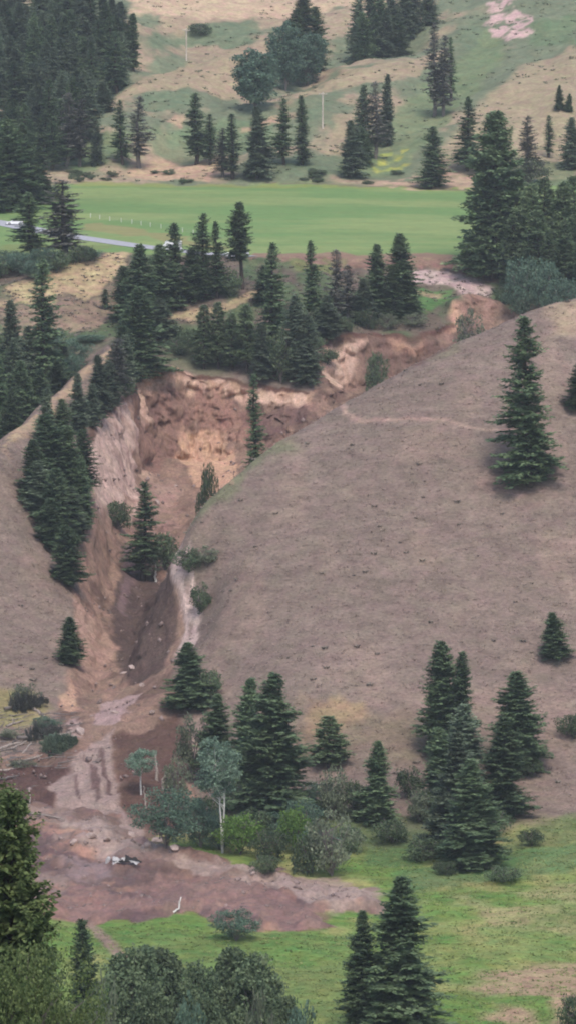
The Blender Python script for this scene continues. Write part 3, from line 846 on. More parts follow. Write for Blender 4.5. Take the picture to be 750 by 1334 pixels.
def conifer(name, seed, R=3.4, nb=300, bare=0.04, gap=0.0, power=0.85, droop=0.25, twig=1.0, mat='fir', bark='bark', clump=0.0, lean=0.0, HT=20.0):
    r = np.random.default_rng(seed)
    nb = int(nb * 1.25)
    parts = []
    trunk = MB()
    zt = np.linspace(0, HT, 12)
    cx = lean * np.sin(zt / HT * 2.3) + 0.12 * np.cumsum(r.normal(0, .5, 12)) * (zt > 0); cy = 0.12 * np.cumsum(r.normal(0, .5, 12)) * (zt > 0)
    tp = np.stack([cx, cy, zt], 1)
    trunk.tube(np.concatenate([[[cx[0], cy[0], -0.9]], tp]), np.concatenate([[0.36], 0.30 * (1 - zt / HT) ** 0.8 + 0.03]), 8)
    lob = r.uniform(.70, 1.16, 64)                                # uneven outline
    holes = [(r.uniform(0, 6.28), r.uniform(.1, .9), r.uniform(.5, 1.1), r.uniform(.03, .09)) for _ in range(5)]
    bias, baz = r.uniform(0, .28), r.uniform(0, 6.28)
    for i in range(nb):
        t = bare + (1 - bare) * ((i + r.random()) / nb)
        if r.random() < gap: continue
        prof = (1 - t) ** power * min(1.0, 0.55 + (t - bare) / 0.14) + 0.035
        az = i * 2.39996 + r.normal(0, .35)
        lb = lob[int((az / 6.2832 * 8) % 8) + 8 * int(min(7, t * 8))] * (1 if t < .85 else .9)
        L = R * prof * r.uniform(.68, 1.12) * lb
        L *= 1 + bias * math.cos(az - baz)
        for ha, htt, hw, hh in holes:
            if abs(t - htt) < hh and math.cos(az - ha) > math.cos(hw): L *= .6; break
        z = t * HT
        o = np.array([np.interp(z, zt, cx), np.interp(z, zt, cy), z])
        h = np.array([math.cos(az), math.sin(az), 0.0]); pr = np.array([-h[1], h[0], 0.0])
        el = -0.12 + 0.75 * t ** 1.6 + r.normal(0, .17)
        m = int(3 + L * 2.6)
        s = np.linspace(.12, 1, m) if clump == 0 else np.linspace(max(.25, clump), 1, m)
        def pos(s): return o + h * (L * s)[:, None] + np.array([0, 0, 1.0]) * (math.tan(el) * L * s - droop * L * s ** 2 + 0.75 * droop * L * s ** 4)[:, None]
        p = pos(s)
        if L > 0.9:
            bs = np.linspace(0, .8, 4); trunk.tube(pos(bs), 0.05 * (1 - bs) + 0.012, 3)
        for sd, k in ((-1, 1.0), (1, 1.0), (0, .7), (-.5, .8), (.5, .8)):
            n = len(s)
            dr = unit(h * r.uniform(.35, .8, n)[:, None] + pr * (sd * r.uniform(.6, 1.1, n))[:, None] + np.array([0, 0, 1.0]) * r.uniform(-.45, .30, n)[:, None])
            ln = twig * (0.34 + 0.30 * L * (1.05 - s) ** .8) * r.uniform(.7, 1.25, n) * k
            jit = r.normal(0, .06 + .05 * clump * 3, (n, 3))
            up = unit(np.array([0, 0, 1.0]) + r.normal(0, .5, (n, 3)))
            parts.append(kites(p + jit, dr, ln, np.clip(ln * .52, .14, .46), up))
    # leader
    n = 26
    zz = HT * r.uniform(.93, 1.0, n); a = r.uniform(0, 6.28, n)
    dr = unit(np.stack([np.cos(a), np.sin(a), np.full(n, 1.1)], 1))
    parts.append(kites(np.stack([np.interp(zz, zt, cx), np.interp(zz, zt, cy), zz], 1), dr, r.uniform(.35, .6, n), np.full(n, .2), unit(r.normal(0, 1, (n, 3)))))
    return dict(trunk=trunk.mesh(name + '_trunk', M[bark], True), crown=leaf_mesh(name + '_crown', parts, M[mat], r), H=HT, R=R, name=name)

def broadleaf(name, seed, HT=12.0, R=3.0, bare=0.3, nclump=46, leaves=70, leaf=0.3, mat='aspen', bark='bark_white', stems=1, spread=0.5, shape=1.0, tr=0.16):
    r = np.random.default_rng(seed)
    trunk = MB(); parts = []
    tops = []
    for k in range(stems):
        a = 6.28 * k / stems + r.uniform(0, 1)
        off = 0.0 if stems == 1 else R * spread
        zt = np.linspace(0, 1, 9)
        x = off * math.cos(a) * zt ** 1.2 + np.cumsum(r.normal(0, .05, 9)) * HT / 14 * (zt > 0); y = off * math.sin(a) * zt ** 1.2 + np.cumsum(r.normal(0, .05, 9)) * HT / 14 * (zt > 0)
        p = np.stack([x, y, zt * HT * (.92 if stems == 1 else r.uniform(.7, .95))], 1)
        q = np.concatenate([[[x[0], y[0], -.7]], p])
        trunk.tube(q, np.concatenate([[tr * 1.15], tr * (1 - zt) ** .8 / math.sqrt(stems) + .02]), 7)
        tops.append(p)
    cz = HT * (bare + (1 - bare) * .52); hz = HT * (1 - bare) * .5
    lob = [(unit(r.normal(0, 1, 3)), r.uniform(.1, .38)) for _ in range(7)]
    for c in range(nclump):
        d = unit(r.normal(0, 1, 3)); rad = r.uniform(.25, 1.0) ** .55
        bump = sum(w * max(0, float(d @ v)) ** 3 for v, w in lob) + .72
        e = np.array([d[0] * R * rad * bump, d[1] * R * rad * bump, cz + d[2] * hz * rad * min(bump, 1.0)])
        e[:2] *= 1 - (1 - shape) * max(0, (e[2] - cz) / hz)
        tp = tops[r.integers(len(tops))]
        zb = np.clip(e[2] - r.uniform(.15, .3) * HT * (1 - bare), HT * bare * .8, tp[-1, 2])
        b0 = np.array([np.interp(zb, tp[:, 2], tp[:, 0]), np.interp(zb, tp[:, 2], tp[:, 1]), zb])
        if c % 2 == 0:
            mid = (b0 + e) / 2 + np.array([0, 0, -.05 * HT * .3])
            trunk.tube([b0, mid, e], [tr * .3, tr * .2, .012], 4)
        sz = r.uniform(.16, .30) * R
        n = int(leaves * r.uniform(.6, 1.2))
        pp = e + unit(r.normal(0, 1, (n, 3))) * (sz * r.uniform(.3, 1.0, n) ** .5)[:, None] * np.array([1.15, 1.15, .8])
        parts.append(kites(pp, unit(r.normal(0, 1, (n, 3)) + [0, 0, -.2]), leaf * r.uniform(.7, 1.4, n), leaf * r.uniform(.6, 1.0, n), unit(r.normal(0, 1, (n, 3)) + [0, 0, .6])))
    return dict(trunk=trunk.mesh(name + '_trunk', M[bark], True), crown=leaf_mesh(name + '_crown', parts, M[mat], r), H=HT, R=R, name=name)

K = {
 'fir':    [conifer('fir_a', 1, power=.64, nb=330), conifer('fir_b', 2, R=3.2, power=.56, nb=330), conifer('fir_c', 3, R=3.5, power=.7, droop=.35, nb=330), conifer('fir_d', 4, R=3.4, power=.6, nb=280, gap=.1, lean=.3), conifer('fir_e', 5, R=3.3, power=.52, nb=250, gap=.12, bare=.08), conifer('fir_f', 6, R=3.6, power=.66, nb=300, droop=.15)],
 'open':   [conifer('open_a', 11, R=3.4, nb=190, gap=.15, power=.7, bare=.10, droop=.3), conifer('open_b', 12, R=3.2, nb=170, gap=.2, power=.62, bare=.14, lean=.4)],
 'blue':   [conifer('grey_a', 21, R=3.3, mat='fir_blue', power=.6), conifer('grey_b', 22, R=3.3, mat='fir_blue', nb=240, gap=.12, power=.52)],
 'dry':    [conifer('thin_a', 31, R=2.6, nb=150, gap=.25, power=.5, bare=.12, mat='fir_dry', bark='bark_grey'), conifer('thin_b', 32, R=2.4, nb=120, gap=.3, power=.45, bare=.18, mat='fir_dry', bark='bark_grey', lean=.5)],
 'pine':   [conifer('pine_a', 41, R=3.6, nb=210, power=.45, bare=.18, droop=.1, clump=.4, twig=1.15, mat='pine'), conifer('pine_b', 42, R=3.7, nb=200, power=.5, bare=.12, droop=.05, clump=.45, twig=1.2, mat='pine', lean=.5)],
 'slim':   [conifer('slim_a', 51, R=2.0, nb=190, power=.6, droop=.35), conifer('slim_b', 52, R=1.9, nb=150, power=.55, gap=.15, bare=.12, droop=.4)],
 'tier':   [conifer('tier_a', 61, R=3.5, nb=230, power=.66, droop=.1, gap=.12, bare=.03)],
 'big':    [conifer('big_a', 65, R=3.7, nb=380, power=.48, bare=.05, droop=.08, clump=.25, twig=1.15, mat='fir')],
 'bole':   [conifer('bole_a', 66, R=3.3, nb=190, power=.55, bare=.34, droop=.12, gap=.08)],
 'aspen':  [broadleaf('aspen_a', 71, 14, 2.5, .42, 105, 62, .26, 'aspen', 'bark_white', 2, .2, tr=.15), broadleaf('aspen_b', 72, 9, 2.4, .34, 60, 60, .26, 'aspen', 'bark_white', 1, tr=.12)],
 'soft':   [broadleaf('soft_a', 141, 17, 4.0, .06, 230, 95, .34, 'soft', 'bark_grey', 1, shape=.45, tr=.3), broadleaf('soft_b', 142, 17, 3.8, .06, 220, 95, .34, 'soft', 'bark_grey', 1, shape=.55, tr=.3), broadleaf('soft_c', 143, 17, 4.1, .05, 230, 95, .34, 'soft', 'bark_grey', 2, .3, shape=.6, tr=.3)],
 'round':  [broadleaf('round_a', 81, 12, 3.4, .04, 150, 75, .36, 'willow', 'bark_grey', 3), broadleaf('round_b', 82, 12, 3.4, .04, 150, 75, .36, 'willow', 'bark_grey', 4)],
 'willow': [broadleaf('willow_a', 91, 8, 3.6, .04, 80, 70, .28, 'willow', 'bark_grey', 5, .6)],
 'bright': [broadleaf('bright_a', 101, 5, 3.0, .05, 60, 60, .26, 'bright', 'bark_grey', 5, .6)],
 'shrub':  [broadleaf('shrub_a', 111, 4, 2.4, .03, 46, 55, .24, 'shrub', 'bark_grey', 5, .6), broadleaf('shrub_b', 112, 3.4, 2.6, .02, 50, 50, .24, 'shrub', 'bark_grey', 6, .6)],
 'sage':   [broadleaf('sage_a', 121, 4, 2.4, .04, 46, 50, .22, 'sage', 'bark_grey', 6, .6)],
 'near':   [conifer('near_a', 131, R=5.2, nb=420, power=.42, bare=.1, droop=.12, clump=.2, twig=.95, mat='near_leaf', bark='bark', HT=24.0), broadleaf('near_b', 132, 20, 6.0, .1, 260, 130, .24, 'near_leaf', 'bark_grey', 2, .3, tr=.35)],
}
NAMES = {'fir': 'fir_tree', 'open': 'fir_tree', 'blue': 'fir_tree', 'dry': 'thin_conifer', 'pine': 'pine_tree', 'slim': 'slender_conifer', 'tier': 'fir_tree', 'big': 'pine_tree', 'bole': 'fir_tree', 'aspen': 'aspen_tree',
         'soft': 'pine_tree', 'round': 'leafy_tree', 'willow': 'willow_bush', 'bright': 'leafy_bush', 'shrub': 'shrub', 'sage': 'shrub', 'near': 'leafy_tree'}
CATS = {'fir': 'fir tree', 'open': 'fir tree', 'blue': 'fir tree', 'dry': 'conifer', 'pine': 'pine tree', 'slim': 'conifer', 'tier': 'fir tree', 'big': 'pine tree', 'bole': 'fir tree', 'aspen': 'aspen tree',
        'soft': 'pine tree', 'round': 'tree', 'willow': 'bush', 'bright': 'bush', 'shrub': 'shrub', 'sage': 'shrub', 'near': 'tree'}
tree_rng = random.Random(5)

def place(kind, x, y, height, width, label, group=None, var=None, rot=None, tilt=None, z=None, name=None, cat=None):
    pr = K[kind][tree_rng.randrange(len(K[kind])) if var is None else var]
    o = link(name or NAMES[kind], None, None, label=label, category=cat or CATS[kind], group=group)
    o.empty_display_size = 0.5
    o.location = (x, y, ground(x, y) - 0.05 if z is None else z)
    sz = height / pr['H']; sx = (width / (2 * pr['R'])) if width else sz * tree_rng.uniform(.85, 1.1)
    o.scale = (sx, sx, sz)
    o.rotation_euler = (tree_rng.gauss(0, .022), tree_rng.gauss(0, .022), tree_rng.uniform(0, 6.28) if rot is None else rot)
    if tilt:
        o.rotation_euler = tilt
    link('trunk', pr['trunk'], o); link('crown', pr['crown'], o)
    return o

def T(kind, px, top, base, w, label, group=None, D=None, dmin=470, var=None, **kw):
    """a tree whose foot stands where the ground is seen at (px, base), or at distance D when its foot is hidden"""
    if D is None:
        g = hit(px, base, dmin); x, y = g[0], g[1]
    else:
        y = D; x = (px - CX) / F_PX * D * 1.0 / ray(px, 600)[1]
    zt = at(px, top, y)[2]; z0 = ground(x, y)
    h = max(zt - z0, 0.8)
    return place(kind, x, y, h, w / F_PX * y * ((1.5 if y < 870 else 1.22) if kind in ('fir','blue','pine') else 1.4 if kind == 'big' else 1.35 if kind in ('open','dry','slim','tier','bole') else 1.08) if w else None, label, group, var, **kw)

# --- right hill
T('tier', 690, 412, 632, 84, 'tall lone fir high on the bare hillside with layered branches')
T('fir', 753, 468, 532, 38, 'small fir cut by the right edge beside the tall lone fir')
T('fir', 721, 798, 858, 34, 'small cone-shaped fir alone low on the right hillside')
T('shrub', 746, 928, 962, 40, 'dark round shrub at the right edge on the lower hillside')
G = 'firs clustered at the foot of the right hill'
T('fir', 571, 836, 985, 56, 'tallest fir at the back of the cluster below the hill', G)
T('fir', 594, 850, 1000, 44, 'fir close behind the right shoulder of the tallest cluster fir', G)
T('blue', 604, 918, 1045, 56, 'greyish fir in the middle of the cluster below the hill', G)
T('fir', 573, 948, 1062, 50, 'fir at the left side of the cluster, half hidden', G)
T('fir', 678, 875, 1008, 64, 'broad pointed fir at the right end of the cluster', G)
T('fir', 652, 935, 1062, 62, 'fir directly left of the broad pointed one in the cluster', G)
T('blue', 590, 955, 1112, 66, 'front fir on the left of the cluster above the meadow', G)
T('fir', 619, 990, 1130, 72, 'lowest front fir of the cluster standing at the meadow edge', G)
T('fir', 490, 966, 1073, 46, 'dark dense fir alone between the two clusters', None)
T('pine', 429, 934, 1000, 44, 'rounded pale pine above the grey bushes')
G = 'firs around the aspen beside the mud chute'
T('fir', 354, 877, 1072, 92, 'largest dark fir beside the white-trunked aspen', G)
T('fir', 318, 884, 1030, 52, 'fir just left of the largest dark fir', G)
T('fir', 284, 905, 1020, 52, 'dark fir rising directly behind the aspen crown', G)
T('fir', 247, 837, 922, 54, 'dark fir on the edge of the slide below the pale scar', G)
T('aspen', 290, 958, 1112, 58, 'aspen with long white trunk and pale green crown', var=0)
T('aspen', 184, 973, 1034, 40, 'small pale aspen standing in the brown mud', var=1)
T('willow', 216, 1028, 1106, 78, 'blue-green rounded willow bush at the edge of the mud chute')
T('willow', 262, 1040, 1105, 50, 'dark willow bush between the rounded willow and the aspen trunk')
T('bright', 313, 1060, 1114, 64, 'bright yellow-green bush beside the aspen trunk')
T('bright', 384, 1052, 1112, 50, 'bright green bush at the foot of the largest dark fir')
T('shrub', 350, 1078, 1122, 54, 'dark green bush right of the aspen trunk above the mud')
T('shrub', 405, 1085, 1138, 60, 'dark green bush at the far end of the shrub row by the mud')
T('sage', 432, 1060, 1142, 66, 'grey purple-tinged shrub at the mud edge')
T('sage', 433, 1003, 1068, 52, 'pale grey-green pointed shrub below the rounded pine')
T('willow', 395, 1040, 1100, 46, 'soft green bush between the large fir and the pale shrub')
T('sage', 250, 935, 1015, 50, 'olive leafy shrub on the slope left of the dark firs')
T('sage', 232, 990, 1050, 36, 'thin pale shrub beside the broken trunk')
T('shrub', 270, 870, 912, 40, 'low dark shrub beside the fir below the pale scar')
T('shrub', 530, 1000, 1040, 40, 'low shrub between the lone dark fir and the cluster')
T('sage', 545, 1030, 1072, 44, 'grey shrub at the left foot of the fir cluster')
T('shrub', 460, 1015, 1060, 40, 'green shrub left of the lone dark fir')
T('shrub', 510, 1065, 1098, 50, 'low green shrub below the lone dark fir')
T('shrub', 553, 1090, 1122, 60, 'wide low shrub at the bottom left of the fir cluster')
T('shrub', 655, 1128, 1150, 52, 'dark low shrub in the green band of the meadow')
T('shrub', 692, 1080, 1102, 36, 'small dark shrub at the hill foot near the right edge')
T('shrub', 580, 1122, 1140, 34, 'small shrub at the meadow edge under the front firs')
for px, base, w, h, k in ((286,1108,44,40,'willow'),(335,1100,50,46,'shrub'),(365,1098,44,40,'willow'),(420,1120,50,44,'willow'),(455,1110,46,36,'shrub'),(300,1060,50,44,'shrub'),(385,1075,40,36,'shrub'),(268,1080,44,44,'shrub'),(410,1055,46,36,'willow')):
    T(k, px, base - h, base, w, 'green undergrowth bush in the thicket around the aspen and largest fir', 'undergrowth bushes around the aspen')
for px, base, w, h, k in ((560,1070,46,40,'shrub'),(585,1120,44,30,'shrub'),(640,1090,50,36,'shrub'),(660,1065,44,30,'willow'),(635,1125,46,28,'shrub'),(565,1110,40,30,'willow'),(600,1060,50,40,'shrub'),(690,1012,40,24,'shrub')):
    T(k, px, base - h, base, w, 'green undergrowth bush at the feet of the fir cluster', 'undergrowth bushes under the fir cluster')
T('willow', 308, 1186, 1226, 60, 'rounded grey-green bush on bright grass against the mud')
T('shrub', 345, 1112, 1140, 40, 'leafy bush half buried in the grey mud sheet')
T('fir', 517, 1143, 1345, 92, 'big dark fir in front of the meadow at the bottom', None)
T('fir', 474, 1188, 1342, 54, 'shorter fir just left of the big dark bottom fir', None)
T('shrub', 746, 1292, 1345, 46, 'dark bush in the bottom right corner', None)
# --- row of pines along the bottom edge
G = 'pines along the bottom edge'
for px, top, D, w, k, lab in ((112,1202,505,60,'fir','pointed fir leftmost of the bottom row beside the gravel path'),(168,1222,500 ,104,'soft','broad pine second in the bottom row'),
        (214,1226,512,96,'soft','pine third in the bottom row'),(252,1244,498,84,'soft','shorter pine in the middle of the bottom row'),
        (292,1230,508,92,'soft','tallest pine right of the middle of the bottom row'),(335,1236,500,88,'soft','rounded pine fifth in the bottom row'),
        (372,1288,495,56,'soft','low pine at the right end of the bottom row'),(70,1225,490,70,'soft','pine half hidden behind the large near conifer'),
        (190,1275,470,70,'soft','low pine in front of the second and third bottom pines'),(270,1290,470,70,'soft','low pine in front of the middle bottom pines')):
    T(k, px, top, None, w, lab, G, D=D)
for px, top, D, w, k, lab in ((125,1290,440,46,'sage','grey shrub under the leftmost bottom fir'),(235,1300,440,60,'willow','green bush low among the bottom pines'),
        (335,1305,440,50,'sage','pale bush at the lower right of the bottom row'),(395,1310,470,60,'willow','green bush at the far right of the bottom row'),(410,1325,500,50,'shrub','low dark bush past the right end of the bottom row')):
    T(k, px, top, None, w, lab, 'bushes along the bottom edge', D=D)
T('near', 6, 1040, None, 190, 'large near conifer reaching up the lower left edge', D=225, var=0, name='conifer', cat='conifer')
T('near', 34, 1205, None, 160, 'lower leafy tree below the near conifer in the bottom left corner', D=210, var=1)
# --- left of the slide
G = 'firs crowded on the slope left of the slide'
for px, top, base, w, k, lab in ((60,540,640,50,'fir','broad fir at the left side of the crowded slope by the slide'),(90,556,668,48,'fir','tall fir in the centre of the crowded slope by the slide'),(44,572,650,40,'fir','leftmost fir of the crowded slope, against bare grass'),
        (106,596,690,34,'fir','fir at the slide rim right of the crowded firs, pointed top'),(72,610,706,50,'fir','fir low in the middle of the crowded slope'),(96,636,706,40,'blue','greyish fir near the bottom right of the crowded slope'),
        (52,600,670,44,'blue','greyish fir at the lower left of the crowded slope'),(82,520,600,46,'fir','topmost full fir of the crowded slope'),(106,560,640,34,'fir','fir nearest the pale slide wall on the crowded slope'),
        (66,650,715,42,'fir','lowest left fir of the crowded slope'),(62,505,585,32,'blue','thin greyish fir at the upper left of the crowded slope by the path'),(108,630,692,28,'blue','slim grey fir on the rim below the pointed rim fir'),(84,580,655,44,'fir','fir hidden in the heart of the crowded slope')):
    T(k, px, top, base, w, lab, G)
T('fir', 88, 684, 762, 40, 'lowest fir of the crowded slope left of the slide')
T('fir', 90, 804, 866, 32, 'small fir alone on the left rim of the slide')
G = 'thin grey firs above the left rim of the slide'
for px, top, base, w, k, lab in ((104,486,566,34,'blue','grey fir leftmost of the thin ones above the slide rim'),(128,462,545,38,'blue','tallest grey fir above the left slide rim'),(150,440,522,36,'dry','sparse grey fir directly below the ridge path end'),
        (140,470,530,38,'blue','grey fir between the tallest and the sparse one above the rim'),(163,436,512,36,'blue','grey fir nearest the scarp corner above the rim'),(120,500,556,30,'blue','low grey fir right on the left slide rim'),(155,486,522,36,'shrub','bush on the slide rim at the scarp corner')):
    T(k, px, top, base, w, lab, G)
T('open', 187, 628, 758, 52, 'thin ragged fir standing inside the gully')
T('shrub', 152, 650, 690, 44, 'dark bush on the slide floor left of the ragged gully fir', None)
T('shrub', 215, 690, 745, 44, 'leafy bush right of the ragged gully fir')
T('shrub', 246, 712, 745, 40, 'bush at the left end of the bare right hill', dmin=760)
T('sage', 268, 712, 738, 34, 'grey bush at the edge of the right hill above the pale scar')
T('shrub', 268, 596, 632, 28, 'dark bush at the base of the scarp by the hill edge', D=870)
T('shrub', 260, 760, 800, 30, 'green shrub at the right border of the pale scar')
T('slim', 333, 488, None, 26, 'narrow fir standing straight before the scarp face', D=838)
T('shrub', 488, 455, 480, 30, 'dark bush below the upper scarp left of the hill edge', D=985)
T('sage', 612, 405, 425, 40, 'grey-green bush behind the hill below the upper scarp', D=985)
# --- trees along the top of the scarp
G = 'trees standing along the scarp top'
for px, top, base, w, k, lab in ((266,398,480,34,'pine','leftmost thin pine of the row on the scarp top'),(285,394,480,32,'pine','second thin pine of the row on the scarp top'),
        (303,408,482,30,'pine','third thin pine of the row on the scarp top'),(322,398,486,34,'pine','fourth thin pine on the scarp top beside the dark fir'),
        (351,316,462,54,'open','dark fir standing highest in the middle of the scarp top'),(386,384,494,50,'blue','pale green broad fir right of the dark scarp-top fir'),
        (402,412,500,44,'blue','pale fir at the right end of the scarp-top row'),(405,313,425,38,'open','pointed dark fir behind the pale scarp-top firs'),
        (438,325,425,32,'dry','slim greyish fir right of the pointed scarp-top fir'),(366,430,500,40,'shrub','bushy small tree on the scarp rim under the dark fir'),
        (344,420,494,36,'blue','small grey fir just left of the scarp-top dark fir base')):
    T(k, px, top, base, w, lab, G)
G = 'firs on the grassy terrace by the upper scarp'
for px, top, base, w, k, lab in ((489,318,412,44,'fir','left of the two tall firs on the terrace'),(518,304,412,52,'fir','right and taller of the two terrace firs'),(504,345,416,46,'fir','short fir between the two terrace firs'),
        (470,362,420,40,'blue','greyish fir left of the two tall terrace firs'),(455,345,415,30,'dry','thin grey tree behind the left terrace firs'),(428,385,440,44,'blue','bushy grey fir above the upper scarp corner'),(530,360,408,34,'fir','low fir at the right side of the terrace pair')):
    T(k, px, top, base, w, lab, G)
for i, (px, base) in enumerate(((415,430),(448,432),(478,428),(505,430),(380,420),(358,415),(332,440),(300,440),(425,475),(395,478),(245,445),(222,440),(540,425),(235,462),(345,475),(275,452),(372,462),(320,455),(290,470),(405,455),(460,412))):
    T('shrub' if i % 3 else 'sage', px, base - tree_rng.uniform(16, 30), base, tree_rng.uniform(26, 44), 'low shrub among the trees on the bench above the scarp', 'shrubs on the bench above the scarp')
G = 'conifers on the bench below the road'
for px, top, base, w, k, lab in ((180,318,430,62,'fir','dense dark fir at the left of the bench trees below the road'),(163,346,420,46,'fir','dark fir at the left edge of the bench trees'),(203,318,405,56,'fir','fir left of the white van on the bench'),
        (232,290,392,54,'open','fir in front of the white van with rounded top'),(250,322,392,44,'fir','low fir between the van tree and the pointed pair'),(266,278,388,42,'open','left pointed fir of the pair below the road'),
        (283,288,388,34,'open','right pointed fir of the pair below the road'),(316,263,376,44,'bole','tall fir with bare lower trunk beside the white pickup'),(345,345,395,40,'fir','low dark tree right of the pickup fir'),
        (181,374,492,70,'fir','broad fir standing on the near end of the ridge'),(208,388,440,40,'blue','grey fir beside the broad ridge-end fir'),(160,425,500,50,'fir','fir below the broad ridge-end fir'),(300,350,385,34,'shrub','dark bush between the pointed pair and the pickup fir'),(215,350,402,40,'fir','dark fir in the heart of the bench trees')):
    T(k, px, top, base, w, lab, G, var=0 if k == 'tier' else None)
T('slim', 137, 376, 402, 14, 'tiny dark conifer alone on the golden knoll')
# --- forest in the hollow at the left edge
G = 'firs in the hollow behind the left ridge'
T('open', 56, 338, None, 66, 'tall layered fir rising from the hollow behind the left ridge', D=965, var=0)
for px, top, D, w, k, lab in ((12,392,955,50,'blue','greyish fir at the left edge beside the tall layered fir'),(-4,452,925,50,'fir','dark fir at the left edge above the ridge'),(30,470,935,44,'fir','dark fir in front of the tall layered fir'),(12,505,915,40,'fir','lowest dark fir in the hollow at the left edge'),
        (84,445,975,32,'blue','grey fir right of the tall layered fir near the path'),(100,440,985,40,'willow','green bush in the hollow beside the ridge path'),(118,435,1000,40,'willow','green bush at the upper end of the hollow'),(35,425,965,40,'blue','grey fir close left of the tall layered fir'),
        (74,470,955,36,'fir','short dark fir under the tall layered fir'),(-10,420,945,50,'fir','fir cut off by the left edge in the hollow'),(50,480,940,38,'fir','short fir just behind the left ridge line'),(92,462,968,36,'willow','leafy bush on the slope of the hollow by the path'),(20,440,950,40,'blue','grey fir between the edge firs of the hollow'),(66,425,980,40,'willow','leafy bush behind the tall layered fir')):
    T(k, px, top, None, w, lab, G, D=D)
T('dry', 86, 233, 345, 62, 'big grey-green ragged tree standing before the road', D=1062, var=0)
T('open', 45, 250, 348, 48, 'dark ragged tree beside the road left of the big grey one', D=1066)
G = 'bushes around the knoll left of the road'
for px, top, base, w in ((8,325,352,40),(30,328,356,44),(58,322,350,40),(105,318,342,44),(75,325,352,40),(118,322,340,30),(-5,335,362,40),(48,338,364,36)):
    T('shrub' if px % 2 else 'willow', px, top, base, w, 'green bush beside the golden knoll below the road', G)
# --- dense forest in the upper left corner
G = 'dense dark forest in the upper left corner'
fr = random.Random(3)
rows = [(14,155,278,70,'fir',1180),(32,162,276,60,'fir',1185),(-6,165,280,60,'fir',1175),(52,190,268,44,'fir',1200)]
for px, top, base, w, k, D in rows:
    T(k, px, top, None, w, {14: 'tallest dark fir at the left corner of the field', 32: 'dark fir right of the tallest at the field corner', -6: 'dark fir cut by the left edge at the field corner', 52: 'smallest dark fir at the left corner of the field'}[px], 'tall firs at the left corner of the field', D=D)
for k_, (D, tops, n, pa, pb) in enumerate(((1290,(128,165),9,-8,100),(1320,(90,135),9,-10,120),(1350,(60,110),10,-8,140),(1380,(35,80),11,-10,160),(1410,(15,55),12,-6,172),(1440,(-5,35),12,-8,180),(1470,(-25,15),10,20,170),(1500,(-40,-10),9,-5,120))):
    for i in range(n):
        px = pa + (pb - pa) * (i + fr.uniform(.1, .9)) / n
        top = fr.uniform(*tops) + max(0, (px - 110)) * .12
        T(fr.choice(['fir', 'blue', 'blue', 'open']), px, top, None, fr.uniform(28, 40), ['conifer in the lowest row of the upper left forest', 'conifer in the second row from below of the upper left forest', 'conifer in the third row from below of the upper left forest', 'conifer low in the middle of the upper left forest', 'conifer high in the middle of the upper left forest', 'conifer in the third row from the top of the upper left forest', 'conifer in the second row from the top of the upper left forest', 'conifer in the topmost row of the upper left forest'][k_], G, D=D + fr.uniform(-12, 12))
T('dry', 86, 120, 216, 34, 'grey thin conifer at the lower edge of the upper left forest')
T('dry', 104, 128, 216, 30, 'second grey thin conifer at the lower edge of the upper left forest')
T('blue', 128, 164, 214, 22, 'short conifer right of the forest edge above the field')
T('open', 160, 130, 214, 28, 'left of the two tall ragged conifers left of the pale mound')
T('dry', 181, 124, 218, 36, 'right greyer of the two ragged conifers left of the pale mound')
# --- trees behind the field
T('open', 256, 121, 214, 42, 'full dark fir on top of the pale mound')
T('slim', 274, 148, 214, 22, 'narrow fir leaning beside the full mound fir')
T('dry', 290, 166, 230, 26, 'thin grey conifer at the right foot of the pale mound', var=0)
T('slim', 303, 148, 232, 26, 'slender spire conifer right of the pale mound', var=1)
T('blue', 335, 138, 232, 44, 'broad greyish fir behind the middle of the field')
T('open', 370, 128, 214, 32, 'dark fir left of the near utility pole')
T('slim', 393, 124, 214, 24, 'narrow dark fir closest to the near utility pole')
T('round', 333, 64, 142, 64, 'rounded leafy tree on the slope between the utility poles', dmin=1290)
T('round', 372, 28, 118, 46, 'leafy dark tree behind the rounded one')
G = 'dark conifers behind the middle ridge'
for px, top, D, w, k, lab in ((396,-14,1425,50,'fir','tall fir left of the gap at the top of the picture'),(384,12,1420,40,'fir','fir just left of the tallest one at the top'),(410,8,1430,40,'fir','fir just right of the tallest one at the top'),(400,40,1412,46,'round','leafy tree in front of the tall top firs')):
    T(k, px, top, None, w, lab, G, D=D)
for i, (px, top, D) in enumerate(((466,-10,1470),(480,-25,1480),(495,-20,1475),(508,-15,1485),(522,-25,1490),(538,-18,1495),(475,15,1462),(500,10,1468),(552,-25,1505),(515,20,1472))):
    T('fir' if px % 2 else 'blue', px, top, None, 32, ['leftmost conifer of the clump at the top centre', 'second conifer from the left in the top centre clump', 'third conifer from the left in the top centre clump', 'conifer in the middle of the top centre clump', 'conifer right of the middle of the top centre clump', 'second conifer from the right in the top centre clump', 'low conifer at the left front of the top centre clump', 'low conifer at the middle front of the top centre clump', 'rightmost conifer of the clump at the top centre', 'lowest conifer at the right front of the top centre clump'][i], 'conifer clump at the top centre', D=D)
T('blue', 455, 156, 230, 38, 'fir standing alone at the left of the green gully mouth')
T('blue', 475, 110, 208, 34, 'left fir of the three on the slope left of the green gully')
T('dry', 488, 106, 206, 30, 'middle greyer fir of the three left of the green gully')
T('blue', 504, 96, 190, 26, 'right fir of the three left of the green gully')
T('fir', 470, 165, 215, 30, 'short fir in front of the three left of the green gully')
T('tier', 560, 164, 244, 46, 'dark layered fir alone at the back edge of the field', var=0)
T('open', 608, 126, 222, 44, 'tall dark fir on the slope right of the green gully')
T('dry', 566, 30, 150, 30, 'tall grey ragged conifer on the hill left of the green gully')
T('dry', 577, 45, 150, 28, 'second grey conifer close to the tall ragged one')
